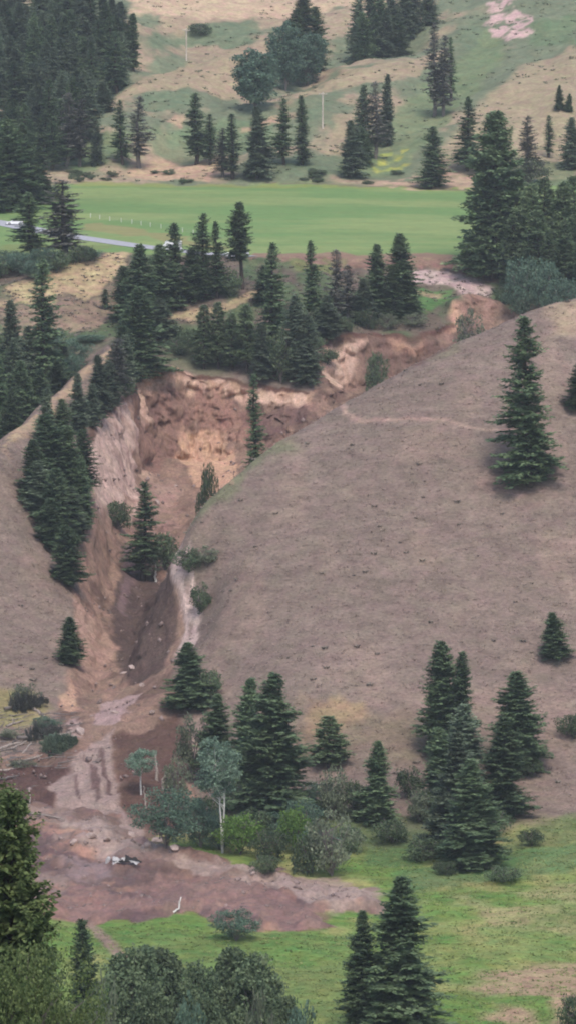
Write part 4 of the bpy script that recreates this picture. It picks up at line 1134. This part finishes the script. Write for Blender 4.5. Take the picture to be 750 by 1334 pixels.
T('slim', 587, 48, 130, 16, 'thin bare grey trunk conifer right of the ragged pair', var=1)
T('dry', 688, 150, 240, 30, 'slim leaning conifer right of the great pine')
T('slim', 714, 150, 204, 18, 'small slim fir on the slope near the right edge')
T('fir', 728, 110, 142, 16, 'left of two tiny firs high on the right slope')
T('fir', 741, 121, 145, 14, 'right of two tiny firs high on the right slope')
T('blue', 745, 152, 220, 34, 'dark fir at the right edge below the two tiny firs')
T('sage', 690, 205, 240, 60, 'grey scrub patch behind the wood on the right')
T('shrub', 262, 28, 45, 34, 'dark bush on the green hillside near the far utility pole', dmin=1470)
# --- wood at the right of the field
T('big', 643, 146, 348, 72, 'great dark pine at the right end of the field', D=1058, var=0)
G = 'trees of the wood behind the right hill'
for px, top, D, w, k, lab in ((672,222,1062,46,'pine','pine next to the great pine in the right-hand wood'),(690,240,1050,50,'pine','second pine right of the great pine in the wood'),(708,232,1065,50,'pine','pine standing highest in the middle of the right-hand wood'),(728,238,1052,50,'pine','pine right of the middle of the right-hand wood'),
        (748,230,1060,50,'pine','pine at the right edge of the right-hand wood'),(762,245,1045,50,'pine','pine cut off by the right edge in the wood'),(700,275,1042,46,'pine','shorter pine at the front of the right-hand wood'),(735,285,1036,48,'fir','dark fir at the front right of the right-hand wood'),(665,280,1048,40,'pine','short pine under the great pine'),(715,300,1032,38,'fir','low fir behind the blue-grey bushes'),(755,300,1028,40,'fir','low fir at the right edge above the hill line')):
    T(k, px, top, None, w, lab, G, D=D)
T('willow', 680, 334, 398, 48, 'blue-grey bush at the left front of the right-hand wood', D=1028)
T('willow', 703, 338, 398, 46, 'blue-grey bush right of its twin before the right-hand wood', D=1026)
T('willow', 735, 362, 398, 50, 'low green bush on the skyline of the right hill', D=1015)
T('shrub', 655, 372, 398, 30, 'small bush at the corner of the upper scarp', D=1040)
fr2 = random.Random(9)
for i in range(26):
    px = fr2.uniform(90, 640); b = fr2.uniform(225, 240)
    T('shrub', px, b - fr2.uniform(4, 9), b, fr2.uniform(10, 20), 'low shrub along the far edge of the field', 'low shrubs along the far edge of the field')

# ------------------------------------------------------------------ built things
def two_part(name, label, cat, loc, rz=0, group=None):
    o = link(name, None, None, label=label, category=cat, group=group)
    o.location = loc; o.rotation_euler = (0, 0, rz); o.empty_display_size = .5
    return o

def utility_pole(px, top, base, label, dmin=470, rz=0.25):
    g = hit(px, base, dmin); h = at(px, top, g[1])[2] - g[2]
    o = two_part('utility_pole', label, 'utility pole', tuple(g), rz, 'utility poles')
    link('post', MB().tube([(0, 0, -1), (0, 0, h * .5), (0, 0, h)], [.26, .23, .19], 8).mesh('post', M['pole_wood'], True), o)
    a = link('crossarm', MB().box((0, -.24, h - .7), (2.6, .14, .18)).mesh('crossarm', M['pole_wood']), o)
    im = MB().tube([(0, 0, 0), (0, 0, .12), (0, 0, .25)], [.05, .07, .03], 6).mesh('insulator', M['lamp_clear'], True)
    for x in (-1.15, -.45, .45, 1.15):
        i = link('insulator', im, a); i.location = (x, -.24, h - .6)
    link('brace', MB().tube([(-.7, -.24, h - .78), (0, -.2, h - 1.5)], [.04, .04], 4).tube([(.7, -.24, h - .78), (0, -.2, h - 1.5)], [.04, .04], 4).mesh('brace', M['steel']), o)
utility_pole(243, 36, 78, 'pale wooden utility pole on the crest of the far ridge')
utility_pole(420, 119, 167, 'pale wooden utility pole on the slope behind the middle of the field')

# fence of white posts along the field
fence_pts = [hit(px, py) for px, py in ((118,283),(130,285),(143,287),(158,289),(172,291),(184,293),(196,295),(210,297),(224,299),(238,302),(252,305),(268,308),(284,311),(300,314))]
fo = two_part('field_fence', 'wire fence on small white posts along the near left field edge', 'fence', tuple(fence_pts[0]))
pm = MB().tube([(0, 0, -.3), (0, 0, .6), (0, 0, 1.15)], [.08, .08, .075], 6).mesh('post', M['post_white'])
for g in fence_pts:
    p = link('post', pm, fo); p.location = tuple(np.array(g) - fence_pts[0])
for hgt in (.4, .75, 1.08):
    w = MB()
    for a, b in zip(fence_pts[:-1], fence_pts[1:]):
        a_, b_ = np.array(a) - fence_pts[0] + [0, 0, hgt], np.array(b) - fence_pts[0] + [0, 0, hgt]
        w.tube([a_, (a_ + b_) / 2 - [0, 0, .04], b_], [.012] * 3, 3)
    link('wire', w.mesh('wire', M['steel']), fo)

wheel_t = MB().tube([(0, -.13, 0), (0, -.12, 0), (0, .12, 0), (0, .13, 0)], [.26, .36, .36, .26], 16).mesh('tyre', M['rubber'], False)
wheel_r = MB().tube([(0, -.145, 0), (0, .145, 0)], [.2, .2], 10).mesh('rim', M['steel'])
def vehicle(name, label, cat, px, py, rz, body, cabin, glass, axle, half=.9, group='white vehicles on the road', lift=.0, D=None):
    g = hit(px, py) if D is None else np.array([(px - CX) / F_PX * D, D, ground((px - CX) / F_PX * D, D)])
    o = two_part(name, label, cat, (g[0], g[1], g[2] + .07 + lift), rz, group)
    link('body', MB().prism(body, -half, half).mesh('body', M['white_paint']), o)
    if cabin:
        c = MB(); n = len(cabin); ins = .14
        zmin, zmax = min(z for _, z in cabin), max(z for _, z in cabin)
        V = []
        for s in (-1, 1):
            for x, z in cabin:
                V.append((x, s * (half - .04 - ins * (z - zmin) / (zmax - zmin)), z))
        c.add(V, [(i, (i + 1) % n, n + (i + 1) % n, n + i) for i in range(n)] + [tuple(range(n - 1, -1, -1)), tuple(range(n, 2 * n))])
        cb = link('cabin', c.mesh('cabin', M['white_paint']), o)
        for s in (-1, 1):
            for poly in glass:
                V = [(x, s * (half - .03 - ins * (z - zmin) / (zmax - zmin)), z) for x, z in poly]
                V2 = [(x, y - s * .03, z) for x, y, z in V]
                m = len(V)
                link('window', MB().add(V + V2, [tuple(range(m)), tuple(range(2 * m - 1, m - 1, -1))] + [(i, (i + 1) % m, m + (i + 1) % m, m + i) for i in range(m)]).mesh('window', M['dark_glass']), cb)
        fx = [p for p in cabin]
        for (x0, z0), (x1, z1), dx in ((fx[0], fx[1], -.015), (fx[-1], fx[-2], .015)):
            a, b = .12, .85
            xa, za, xb, zb = x0 + (x1 - x0) * a, z0 + (z1 - z0) * a, x0 + (x1 - x0) * b, z0 + (z1 - z0) * b
            V = [(xa + dx, -half + .2, za + .01), (xa + dx, half - .2, za + .01), (xb + dx, half - .26, zb + .01), (xb + dx, -half + .26, zb + .01)]
            link('windscreen', MB().add(V + [(x - dx * 3, y, z - .02) for x, y, z in V], [(0, 1, 2, 3), (7, 6, 5, 4), (0, 1, 5, 4), (1, 2, 6, 5), (2, 3, 7, 6), (3, 0, 4, 7)]).mesh('windscreen', M['dark_glass']), cb)
    xa, xb = min(x for x, _ in body), max(x for x, _ in body)
    for s in (-1, 1):
        link('headlight', MB().box((xa - .01, s * (half - .22), .78), (.06, .3, .16)).mesh('headlight', M['lamp_clear']), o)
        link('tail_light', MB().box((xb + .01, s * (half - .16), .85), (.06, .18, .26)).mesh('tail_light', M['lamp_red']), o)
        for ax in axle:
            w = two_part('wheel', None, None, (0, 0, 0)) if False else link('wheel', None, o)
            w.location = (ax, s * (half - .1), .36)
            link('tyre', wheel_t, w); link('rim', wheel_r, w)
    link('bumper', MB().box((xa - .05, 0, .45), (.16, 2 * half - .1, .2)).box((xb + .05, 0, .45), (.16, 2 * half - .1, .2)).mesh('bumper', M['steel']), o)
    return o
car_body = [(-2.2, .3), (-2.25, .62), (-2.1, .8), (-1.1, .95), (1.6, 1.0), (2.1, .95), (2.2, .6), (2.15, .3)]
car_cab = [(-1.15, .93), (-.45, 1.45), (1.0, 1.48), (1.75, .98)]
vehicle('car', 'small white car on the road at the far left', 'car', 19, 293, math.radians(8), car_body, car_cab, [[(-.85, 1.02), (-.35, 1.4), (.25, 1.42), (.25, 1.02)], [(.33, 1.02), (.33, 1.42), (.9, 1.42), (1.35, 1.02)]], (-1.4, 1.35))
van_body = [(-2.7, .35), (-2.75, .8), (-2.5, 1.05), (-1.95, 1.2), (-1.3, 2.2), (-1.0, 2.35), (2.5, 2.35), (2.6, 2.2), (2.6, .35)]
vehicle('van', 'white van on the road glimpsed between the bench firs', 'van', 223, 326, math.radians(6), van_body, [(-1.92, 1.21), (-1.38, 2.05), (-.9, 2.12), (-.4, 1.21)], [[(-1.6, 1.3), (-1.25, 2.0), (-.9, 2.0), (-.75, 1.3)]], (-1.75, 1.7), half=1.0)
pk_body = [(-2.8, .42), (-2.85, .85), (-2.7, 1.08), (-1.3, 1.16), (2.75, 1.16), (2.85, 1.0), (2.85, .5)]
pk_cab = [(-1.35, 1.14), (-.7, 1.82), (.75, 1.86), (.95, 1.14)]
vehicle('pickup_truck', 'white pickup truck on the road behind the bare-trunked fir', 'pickup truck', 309, 335, math.radians(4), pk_body, pk_cab, [[(-1.0, 1.24), (-.55, 1.74), (-.1, 1.76), (-.1, 1.24)], [(0, 1.24), (0, 1.76), (.65, 1.77), (.78, 1.24)]], (-1.85, 1.8), half=.95)

# wreckage lying in the mud
g = hit(160, 1127)
wk = two_part('wreckage', 'white and black wreckage half buried in the brown mud', 'wreckage', tuple(g + [0, 0, .1]), math.radians(-12))
wr = np.random.default_rng(77)
def plate(lx, ly, bend, seed):
    r = np.random.default_rng(seed); n, m = 9, 5
    u, v = np.meshgrid(np.linspace(-.5, .5, n), np.linspace(-.5, .5, m))
    z = bend * (1 - 4 * u ** 2) * .5 + r.normal(0, .09, u.shape)
    V = np.stack([u * lx * (1 + .25 * np.sin(v * 5 + seed)), v * ly * (1 + .4 * np.sin(u * 4 + seed)), z], -1).reshape(-1, 3); V = np.concatenate([V, V - [0, 0, .06]])
    k = n * m
    F = [(j * n + i, j * n + i + 1, (j + 1) * n + i + 1, (j + 1) * n + i) for j in range(m - 1) for i in range(n - 1)]
    F += [tuple(k + t for t in f[::-1]) for f in F]
    ring = [i for i in range(n)] + [j * n + n - 1 for j in range(1, m)] + [(m - 1) * n + i for i in range(n - 2, -1, -1)] + [j * n for j in range(m - 2, 0, -1)]
    F += [(ring[i], ring[(i + 1) % len(ring)], k + ring[(i + 1) % len(ring)], k + ring[i]) for i in range(len(ring))]
    return MB().add(V, F)
for (x, y, z, lx, ly, b, rx, ry, rz, mt) in ((-.9, .1, .62, 1.2, .6, .35, .9, .15, .25, 'wreck_white'), (.0, .15, .7, .9, .5, .4, .8, -.1, -.1, 'wreck_white'), (1.9, -.45, .4, 1.4, .45, .3, .9, .2, -.15, 'wreck_white'), (.9, .2, .66, 1.7, 1.0, .4, .7, .15, 0, 'wreck_dark'), (1.9, .45, .6, 1.3, .7, .3, .8, .25, .1, 'wreck_dark'), (-.9, -.7, .25, 1.2, .5, .2, .5, -.3, .5, 'wreck_white')):
    p = link('panel', plate(lx, ly, b, int(wr.integers(999))).mesh('panel', M[mt], True), wk); p.location = (x, y, z); p.rotation_euler = (rx, ry, rz)
for x in (-2.6, -1.5):
    s = MB().tube([(0, 0, -.3), (0, 0, .1), (.05, 0, .7), (.1, 0, 1.15), (.1, 0, 1.3)], [.42, .52, .5, .34, .1], 10).mesh('tank', M['wreck_white'], True)
    t_ = link('tank', s, wk); t_.location = (x, .7, .05); t_.rotation_euler = (.15, .25 * (1 if x < -2 else -.4), 0); t_.scale = (.7, .6, .75)
link('beam', MB().box((.9, -.1, .42), (4.2, .22, .25), .12).box((.4, .55, .4), (3.0, .2, .2), -.15).mesh('beam', M['wreck_dark']), wk)

# dead wood
def log(name, label, cat, pts, rad, group=None, lift=.15, mat='dead_wood', stubs=4, seed=0):
    r = np.random.default_rng(seed)
    P_ = [hit(p[0], p[1]) + np.array([0, 0, lift + (p[2] if len(p) > 2 else 0)]) for p in pts]
    P_ = np.array(P_)
    t = np.linspace(0, len(P_) - 1, 8)
    q = np.stack([np.interp(t, np.arange(len(P_)), P_[:, k]) for k in range(3)], 1)
    q[1:-1] += r.normal(0, .08, (6, 3)); o0 = q[0].copy(); q -= o0
    o = two_part(name, label, cat, tuple(o0), 0, group)
    link('trunk', MB().tube(q, np.linspace(rad, rad * .45, 8), 7).mesh('trunk', M[mat], True), o)
    for k in range(stubs):
        i = int(r.integers(2, 7)); d = unit(r.normal(0, 1, 3) + [0, 0, .5]); L = r.uniform(.7, 1.8)
        link('branch', MB().tube([q[i], q[i] + d * L * .5, q[i] + d * L + r.normal(0, .1, 3)], [rad * .3, rad * .2, .02], 4).mesh('branch', M[mat]), o)
    return o
G = 'logs heaped at the left of the slide mouth'
log('fallen_log', 'long grey log lowest in the heap left of the slide mouth', 'log', [(8,1000),(32,993),(58,984)], .34, G, seed=1)
log('fallen_log', 'long log across the middle of the log heap', 'log', [(-5,978),(30,968),(64,957)], .32, G, seed=2)
log('fallen_log', 'short pale log between the two long logs of the heap', 'log', [(14,977),(36,966)], .24, G, seed=3)
log('fallen_log', 'log leaning down to the slide at the top of the heap', 'log', [(27,907),(40,921),(52,932)], .24, G, seed=4)
log('fallen_log', 'pale broken log end beside the top of the heap', 'log', [(44,925),(60,935)], .32, G, seed=5)
log('fallen_log', 'log pointing at the mud chute at the right of the heap', 'log', [(58,963),(78,958),(98,955)], .28, G, seed=6)
log('fallen_log', 'log along the top of the brown bank', 'log', [(-5,1006),(20,1003),(48,998)], .28, G, seed=7)
log('fallen_log', 'pale thin log crossing the two long logs of the heap', 'log', [(24,990),(48,962)], .22, G, seed=31)
log('fallen_log', 'grey log half buried at the left edge below the heap', 'log', [(-6,1016),(24,1012)], .26, G, seed=32, mat='bark_grey')
log('fallen_log', 'short log on the slope above the heap', 'log', [(8,948),(30,940)], .24, G, seed=33)
log('dead_snag', 'pale curved snag rising from the mud near the left edge', 'dead tree', [(20,1074),(34,1062),(39,1048,.5),(38,1046,2.0)], .24, None, seed=8, stubs=2)
log('fallen_log', 'pale log lying below the brown bank', 'log', [(36,1060),(60,1064),(84,1070)], .22, None, seed=9)
log('broken_trunk', 'pale broken trunk upright in the mud right of the small aspen', 'dead tree', [(205,1018,-.4),(204,1017,2),(203,1016,4.2)], .30, None, seed=10, stubs=1)
log('broken_trunk', 'forked pale stump below the upright broken trunk', 'dead tree', [(213,1030,-.4),(212,1029,1.3),(217,1027,2.6)], .30, None, seed=11, stubs=3)
log('broken_trunk', 'thin pale dead stem beside the rounded willow', 'dead tree', [(190,1052,-.4),(189,1050,1.5),(187,1049,3.0)], .16, None, seed=12, stubs=2)
log('dead_branch', 'white forked branch sticking up at the mud edge by the grass', 'branch', [(226,1190),(233,1189,.5),(236,1187,1.9)], .16, None, seed=13, stubs=2, mat='bark_white')
log('broken_trunk', 'pale stump under the ragged gully fir', 'dead tree', [(203,757,-.4),(203,756,1.2),(203,755,3.0)], .26, None, seed=14, stubs=1, mat='bark_white')
G = 'toppled trees in the log heap'
for px, py, ln, wd, rz, k, lab in ((34,926,8,5,.5,'dry','toppled grey tree at the top of the log heap'),(80,982,7,5,1.0,'blue','toppled green tree at the right end of the log heap'),(52,964,8,5,.5,'dry','toppled tree in the middle of the log heap')):
    g = hit(px, py)
    place(k, g[0] - .5 * ln * math.cos(rz), g[1] - .5 * ln * math.sin(rz) * .5, ln, wd, lab, G if py < 1000 else None, z=g[2] + .5, tilt=(.1, math.radians(80), rz), name='toppled_tree', cat='fallen tree')
for px, py, w_, h_, k, lab in ((30,915,6.5,3.2,'sage','tangled grey-green bush above the log heap'),(62,950,5,2.2,'willow','bush crushed between the logs of the heap'),(12,962,5,1.6,'sage','grey branches heaped at the left edge among the logs'),(30,1000,5,1.2,'sage','pale tangled branches under the lowest long log'),(78,972,4.5,2.2,'willow','green bush at the right tip of the log heap')):
    g = hit(px, py)
    place(k, g[0], g[1], h_, w_, lab, None)

# blocks of soil broken from the slide
def block_mesh(seed):
    r = np.random.default_rng(seed)
    import bmesh
    bm = bmesh.new(); bmesh.ops.create_icosphere(bm, subdivisions=1, radius=1.0)
    ax = r.uniform(.6, 1.2, 3)
    for v in bm.verts:
        v.co = Vector([c * a for c, a in zip(v.co, ax)]) * r.uniform(.75, 1.2)
    me = bpy.data.meshes.new('soil_block'); bm.to_mesh(me); bm.free(); me.materials.append(M['rock']); return me
blocks = [block_mesh(200 + i) for i in range(4)]
br = random.Random(21)
for i, (px, py, s) in enumerate(((206,1098,1.1),(228,1108,.9),(192,1104,.8),(172,1090,.7),(140,1096,.8),(118,1092,.9),(96,1100,.8),(105,955,1.0),(160,880,.9),(172,872,.8),(185,895,.7),(150,930,.8),(120,935,.6),(198,930,.6),(330,1140,.5),(186,640,.9),(230,635,.8),(205,655,.7))):
    g = hit(px, py)
    o = link('soil_block', blocks[i % 4], None, label='broken block of soil lying in the slide debris', category='soil block', group='broken soil blocks in the slide')
    o.location = (g[0], g[1], g[2] + s * .3); o.scale = (s * 1.2, s, s * .8); o.rotation_euler = (br.uniform(-.4, .4), br.uniform(-.4, .4), br.uniform(0, 6))

# ------------------------------------------------------------------ what nobody could count
def scatter(n, x0, x1, y0, y1, ok, seed):
    r = np.random.default_rng(seed)
    x = r.uniform(x0, x1, n); y = r.uniform(y0, y1, n)
    k = ok(x, y)
    x, y = x[k], y[k]
    return x, y, H(x, y), r
def tufts(name, label_cat, x, y, z, r, size, blades, mat, spread=.6, upr=(.35, 1.0)):
    n = len(x) * blades
    bx = np.repeat(x, blades); by = np.repeat(y, blades); bz = np.repeat(z, blades)
    s = np.repeat(size * r.uniform(.5, 1.3, len(x)), blades)
    a = r.uniform(0, 6.28, n)
    d = unit(np.stack([np.cos(a) * spread, np.sin(a) * spread, r.uniform(*upr, n)], 1))
    P0 = np.stack([bx, by, bz - .03], 1) + np.stack([np.cos(a), np.sin(a), 0 * a], 1) * (s * .25)[:, None]
    V, F = kites(P0, d, s * r.uniform(.6, 1.1, n), s * .32, unit(r.normal(0, .45, (n, 3)) + [0, 0, 1]))
    me = mesh_np(name, V, F, False, mat)
    t = np.repeat(r.random(len(x)), blades) * .6 + .4 * r.random(n)
    me.attributes.new('tint', 'FLOAT', 'FACE').data.foreach_set('value', t.astype(np.float32)[:len(me.polygons)])
    link(name, me, None, kind='stuff', label=label_cat[0], category=label_cat[1])
SC = SCAR
off_slide = lambda x, y: (inside_sd(x, y, SC) < -.6) & (inside_sd(x, y, clean(MUD)) < -2)
x, y, z, r = scatter(30000, -75, 75, 705, 880, off_slide, 301)
tufts('dry_grass_tufts', ('dry bunch grass tufts all over the bare hillsides', 'grass'), x, y, z, r, .42, 5, M['tuft'], 1.0, (.1, .5))
x, y, z, r = scatter(380, -75, 75, 712, 870, lambda x, y: off_slide(x, y) & (fbm(x / 11, y / 11, oct=3, seed=5) > -.15), 302)
tufts('sagebrush', ('small dark sagebrush dotted over the hillsides', 'sagebrush'), x, y, z, r, .6, 26, M['sagebrush'], .8)
x, y, z, r = scatter(22000, -60, 70, 540, 704, lambda x, y: (inside_sd(x, y, clean(MUD)) < -3) & (inside_sd(x, y, SC) < -1), 303)
tufts('meadow_grass', ('rough green and yellow grass over the valley meadow', 'grass'), x, y, z, r, .5, 6, M['grass_tuft'], 1.0, (.1, .5))
x, y, z, r = scatter(3500, -110, 110, 1000, 1062, lambda x, y: (inside_sd(x, y, SC) < -1), 304)
tufts('bench_scrub', ('low scrub on the bench above the scarp', 'scrub'), x, y, z, r, .6, 14, M['sagebrush'], .9)
x, y, z, r = scatter(2500, -110, 110, 1265, 1560, lambda x, y: fbm(x / 20, y / 20, oct=3, seed=7) > -.1, 305)
tufts('hill_scrub', ('low scrub scattered over the far hills', 'scrub'), x, y, z, r, .8, 14, M['hillscrub'], .9)
# clods strewn over slide and mud
x, y, z, r = scatter(16000, -62, 20, 610, 985, lambda x, y: ((inside_sd(x, y, SC) > .5) | (inside_sd(x, y, clean(MUD)) > 2.5)) & (fbm(x / 6, y / 9, oct=3, seed=9) > -.05), 306)
k = min(len(x), 1700); x, y, z = x[:k], y[:k], z[:k]
oct_ = np.array([(1, 0, 0), (-1, 0, 0), (0, 1, 0), (0, -1, 0), (0, 0, 1), (0, 0, -1)], float)
of_ = np.array([(0, 2, 4), (2, 1, 4), (1, 3, 4), (3, 0, 4), (2, 0, 5), (1, 2, 5), (3, 1, 5), (0, 3, 5)])
sz = .12 + .5 * r.random(k) ** 4
V = (np.stack([x, y, z], 1)[:, None, :] + (oct_[None] * r.uniform(.6, 1.3, (k, 6, 1)) + r.normal(0, .2, (k, 6, 3))) * sz[:, None, None]).reshape(-1, 3)
me = mesh_np('soil_clods', V, (of_[None] + 6 * np.arange(k)[:, None, None]).reshape(-1, 3), False, M['clod'])
link('soil_clods', me, None, kind='stuff', label='loose clods strewn over the slide and the mud', category='soil clods')

# sticks and splintered wood strewn in the debris
x, y, z, r = scatter(5000, -62, 12, 615, 760, lambda x, y: ((inside_sd(x, y, SC) > .8) | (inside_sd(x, y, clean(MUD)) > 3)), 307)
def heap_sticks(w):
    for i in range(70):
        g_ = hit(r.uniform(-5, 100), r.uniform(932, 1004)); a = r.normal(.3, .5); L = r.uniform(1.0, 4.0)
        d = np.array([math.cos(a), math.sin(a), r.uniform(-.05, .2)]) * L
        p = g_ + [0, 0, r.uniform(.1, .7)]
        w.tube([p - d * .5, p + r.normal(0, .08, 3), p + d * .5], [.12, .09, .04], 4)
    return w
w_ = MB(); k = min(len(x), 90)
for i in range(k):
    a = r.normal(.3, .8); L = r.uniform(.5, 1.7); d = np.array([math.cos(a), math.sin(a), r.uniform(-.05, .25)]) * L
    p = np.array([x[i], y[i], z[i] + .1])
    w_.tube([p, p + d * .5 + r.normal(0, .08, 3), p + d], [.09, .07, .03], 4)
link('wood_debris', heap_sticks(w_).mesh('wood_debris', M['bark_grey']), None, kind='stuff', label='splintered sticks strewn in the slide debris', category='wood debris')

# ------------------------------------------------------------------ haze
hm = bpy.data.materials.new('haze_air'); hm.use_nodes = True
ht = hm.node_tree
for n in list(ht.nodes):
    if n.type != 'OUTPUT_MATERIAL': ht.nodes.remove(n)
pv = ht.nodes.new('ShaderNodeVolumePrincipled')
pv.inputs['Color'].default_value = (0.80, 0.88, 1.0, 1)
pv.inputs['Density'].default_value = 0.000065
pv.inputs['Anisotropy'].default_value = 0.0
ht.links.new(pv.outputs[0], ht.nodes['Material Output'].inputs['Volume'])
hb = MB().box((0, 1540, 45), (3700, 3420, 345)).mesh('haze', hm)
link('haze', hb, None, kind='stuff', label='thin pale haze filling the air of the valley', category='haze')
